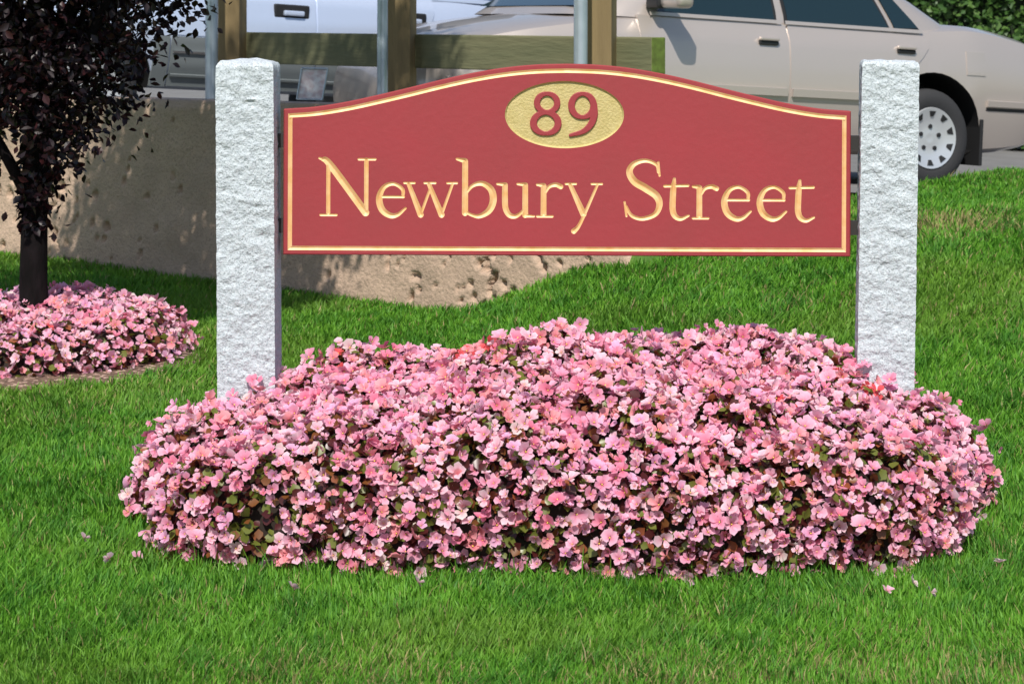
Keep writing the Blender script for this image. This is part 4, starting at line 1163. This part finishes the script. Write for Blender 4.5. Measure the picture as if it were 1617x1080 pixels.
# ------------------------------------------------------------------ hedge beyond the lot
def build_hedge():
    rng = np.random.default_rng(14)
    x0, x1, y0, y1, z0, z1 = 0.5, 9.5, 23.6, 24.8, .30, 2.7
    root = empty('hedge', ((x0 + x1) / 2, (y0 + y1) / 2, float(lot_z(4.0, 24)) - .1)); tag(root, 'dense green hedge beyond the boot of the beige car', 'hedge')
    b = np.array(root.location)
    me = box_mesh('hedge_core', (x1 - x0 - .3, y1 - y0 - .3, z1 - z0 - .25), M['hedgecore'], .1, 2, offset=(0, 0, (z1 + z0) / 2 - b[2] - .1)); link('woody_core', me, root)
    n = 42000
    P = np.stack([rng.uniform(x0, x1, n), np.where(rng.uniform(size=n) < .72, y0 + np.abs(rng.normal(0, .12, n)), rng.uniform(y0, y1, n)), rng.uniform(z0, z1, n)], 1)
    P[:, 1] += .14 * noise3(P[:, 0] * 2.5, 0, P[:, 2] * 2.5, 4); top = P[:, 1] > y0 + .45; P[top, 2] = z1 - np.abs(rng.normal(0, .12, top.sum()))
    P[:, 2] += .1 * noise3(P[:, 0] * 2, P[:, 1] * 2, 0, 5)
    A, B, C = frames(rng.normal(size=(n, 3)) * .6 + np.array([0, -.6, .5]), rng)
    V, T = scatter_mesh(OVAL_V * [1.3, 1, 1], OVAL_T, P - b, A, B, C, rng.uniform(.05, .10, n))
    o = link('foliage', fast_mesh('foliage', V, T, [M['hedge'], M['hedge2']], np.repeat((rng.uniform(size=n) < .4).astype(int), 4)), root); o['kind'] = 'stuff'
build_hedge()

# ------------------------------------------------------------------ grass blades
def build_grass():
    rng = np.random.default_rng(77)
    N = 680000
    Y = 6.1 + (14.75 - 6.1) * rng.uniform(size=N) ** 1.25
    X = (rng.uniform(-1, 1, N)) * (.235 * Y + .45)
    def inside(cx, cy, rx, ry, rim, k):
        th = np.arctan2((Y - cy) / ry, (X - cx) / rx); r = np.hypot((X - cx) / rx, (Y - cy) / ry)
        return r < rim(th) * k
    ok = on_lawn(X, Y) & ~inside(BX, BY, BRX, BRY, rim_main, .93)
    th = np.arctan2((Y - SY + .05) / SRY, (X - SX) / SRX)
    ok &= ~(np.hypot((X - SX) / SRX, (Y - SY + .05) / SRY) < (1.03 + .15 * np.maximum(0, -np.sin(th)) + .09 * noise3(X * 7, Y * 7, 0, 2) + .05 * noise3(X * 22, Y * 22, 0, 4)))
    X, Y = X[ok], Y[ok]; n = len(X)
    Z = lawn_z(X, Y) - .004
    tuft = .7 * noise3(X * 9, Y * 9, 0, 61) + .6 * noise3(X * 26, Y * 26, 0, 69); patch = fbm(X * .9, Y * 1.4, 0, 62, 3)
    H = (.036 + .012 * tuft + rng.normal(0, .010, n)).clip(.014, .12)
    th = np.arctan2((Y - BY) / BRY, (X - BX) / BRX); rr = np.hypot((X - BX) / BRX, (Y - BY) / BRY) / rim_main(th)
    fringe = (rr < 1.10) & (rng.uniform(size=n) < .12); H = np.where(fringe, H * rng.uniform(1.2, 2.3, n), H)
    W = rng.uniform(.0018, .0036, n) * (Y / 8.5)
    az = rng.uniform(0, 2 * math.pi, n); lean = H * np.abs(rng.normal(.45, .3, n)).clip(0, 1.3)
    az2 = az + rng.normal(0, .5, n) + math.pi / 2
    # flow of the lawn: neighbouring blades lean alike
    fl = 3.0 * noise3(X * 2.1, Y * 2.1, .4, 63); az2 = np.where(rng.uniform(size=n) < .3, fl, az2)
    wx, wy = np.cos(az) * W, np.sin(az) * W; lx, ly = np.cos(az2) * lean, np.sin(az2) * lean
    V = np.zeros((n, 5, 3), np.float32)
    V[:, 0] = np.stack([X - wx, Y - wy, Z], 1); V[:, 1] = np.stack([X + wx, Y + wy, Z], 1)
    V[:, 2] = np.stack([X + wx * .8 + lx * .35, Y + wy * .8 + ly * .35, Z + H * .6], 1); V[:, 3] = np.stack([X - wx * .8 + lx * .35, Y - wy * .8 + ly * .35, Z + H * .6], 1)
    V[:, 4] = np.stack([X + lx, Y + ly, Z + H], 1)
    T = (np.array([(0, 1, 2), (0, 2, 3), (3, 2, 4)])[None] + (np.arange(n) * 5)[:, None, None]).reshape(-1, 3)
    g0 = np.array([.076, .240, .016]); g1 = np.array([.175, .385, .036]); g2 = np.array([.026, .130, .018]); dry = np.array([.42, .36, .15])
    r = rng.uniform(size=n)[:, None]; c = g0 * (1 - r) + g1 * r
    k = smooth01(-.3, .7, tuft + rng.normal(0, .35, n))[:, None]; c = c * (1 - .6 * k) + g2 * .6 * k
    py = smooth01(.05, .8, patch)[:, None]; c = c * (1 - .45 * py) + np.array([.19, .31, .04]) * .4 * py
    # worn, dry places: along the slope by the car and at the lawn's front edge
    dryness = .035 + .55 * np.exp(-(((X - 2.05) / .4) ** 2 + ((Y - 12.35) / .30) ** 2)) + .22 * smooth01(.35, 1.1, fbm(X * 1.3, Y * 1.3, 0, 66, 2)) * smooth01(.2, 1.2, X) * (Y > 9) \
        + .22 * smooth01(7.35, 6.9, Y) * smooth01(-.2, .6, fbm(X * 1.6, Y * 1.6, 0, 67, 2)) + .10 * smooth01(.5, 1.2, fbm(X * 2, Y * 2, 0, 68, 2))
    d = (rng.uniform(size=n) < dryness)[:, None]; c = np.where(d, dry * rng.uniform(.6, 1.1, n)[:, None], c * 1.14)
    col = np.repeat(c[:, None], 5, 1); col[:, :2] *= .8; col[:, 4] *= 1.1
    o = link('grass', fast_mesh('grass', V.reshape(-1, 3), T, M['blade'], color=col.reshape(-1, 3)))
    tag(o, 'short green grass blades covering the lawn', 'grass', kind='stuff')
    return n
build_grass()

# ------------------------------------------------------------------ fallen blossoms on the grass
_r = np.random.default_rng(8)
for (px, py) in [(462, 930), (1400, 935), (1470, 938), (132, 852), (172, 884), (217, 880), (1577, 890), (1440, 920), (660, 922)]:
    # where the view ray meets the lawn
    Yd = 8.0
    for _ in range(30):
        p = at(px, py, Yd); Yd += (p.z - float(lawn_z(p.x, p.y)) - .03) * 2.0
    p = at(px, py, Yd)
    o = link('fallen_blossom', blossom_mesh(int(_r.integers(0, 4)), int(_r.choice([2, 6, 1]))), loc=(p.x, p.y, float(lawn_z(p.x, p.y)) + .034), rot=(_r.normal() * .5 + .3, _r.normal() * .4, _r.uniform(0, 6)))
    o.scale = (.038,) * 3
    tag(o, 'pale fallen begonia blossom lying on the grass by the large bed', 'blossom', 'fallen blossoms beside the large bed')
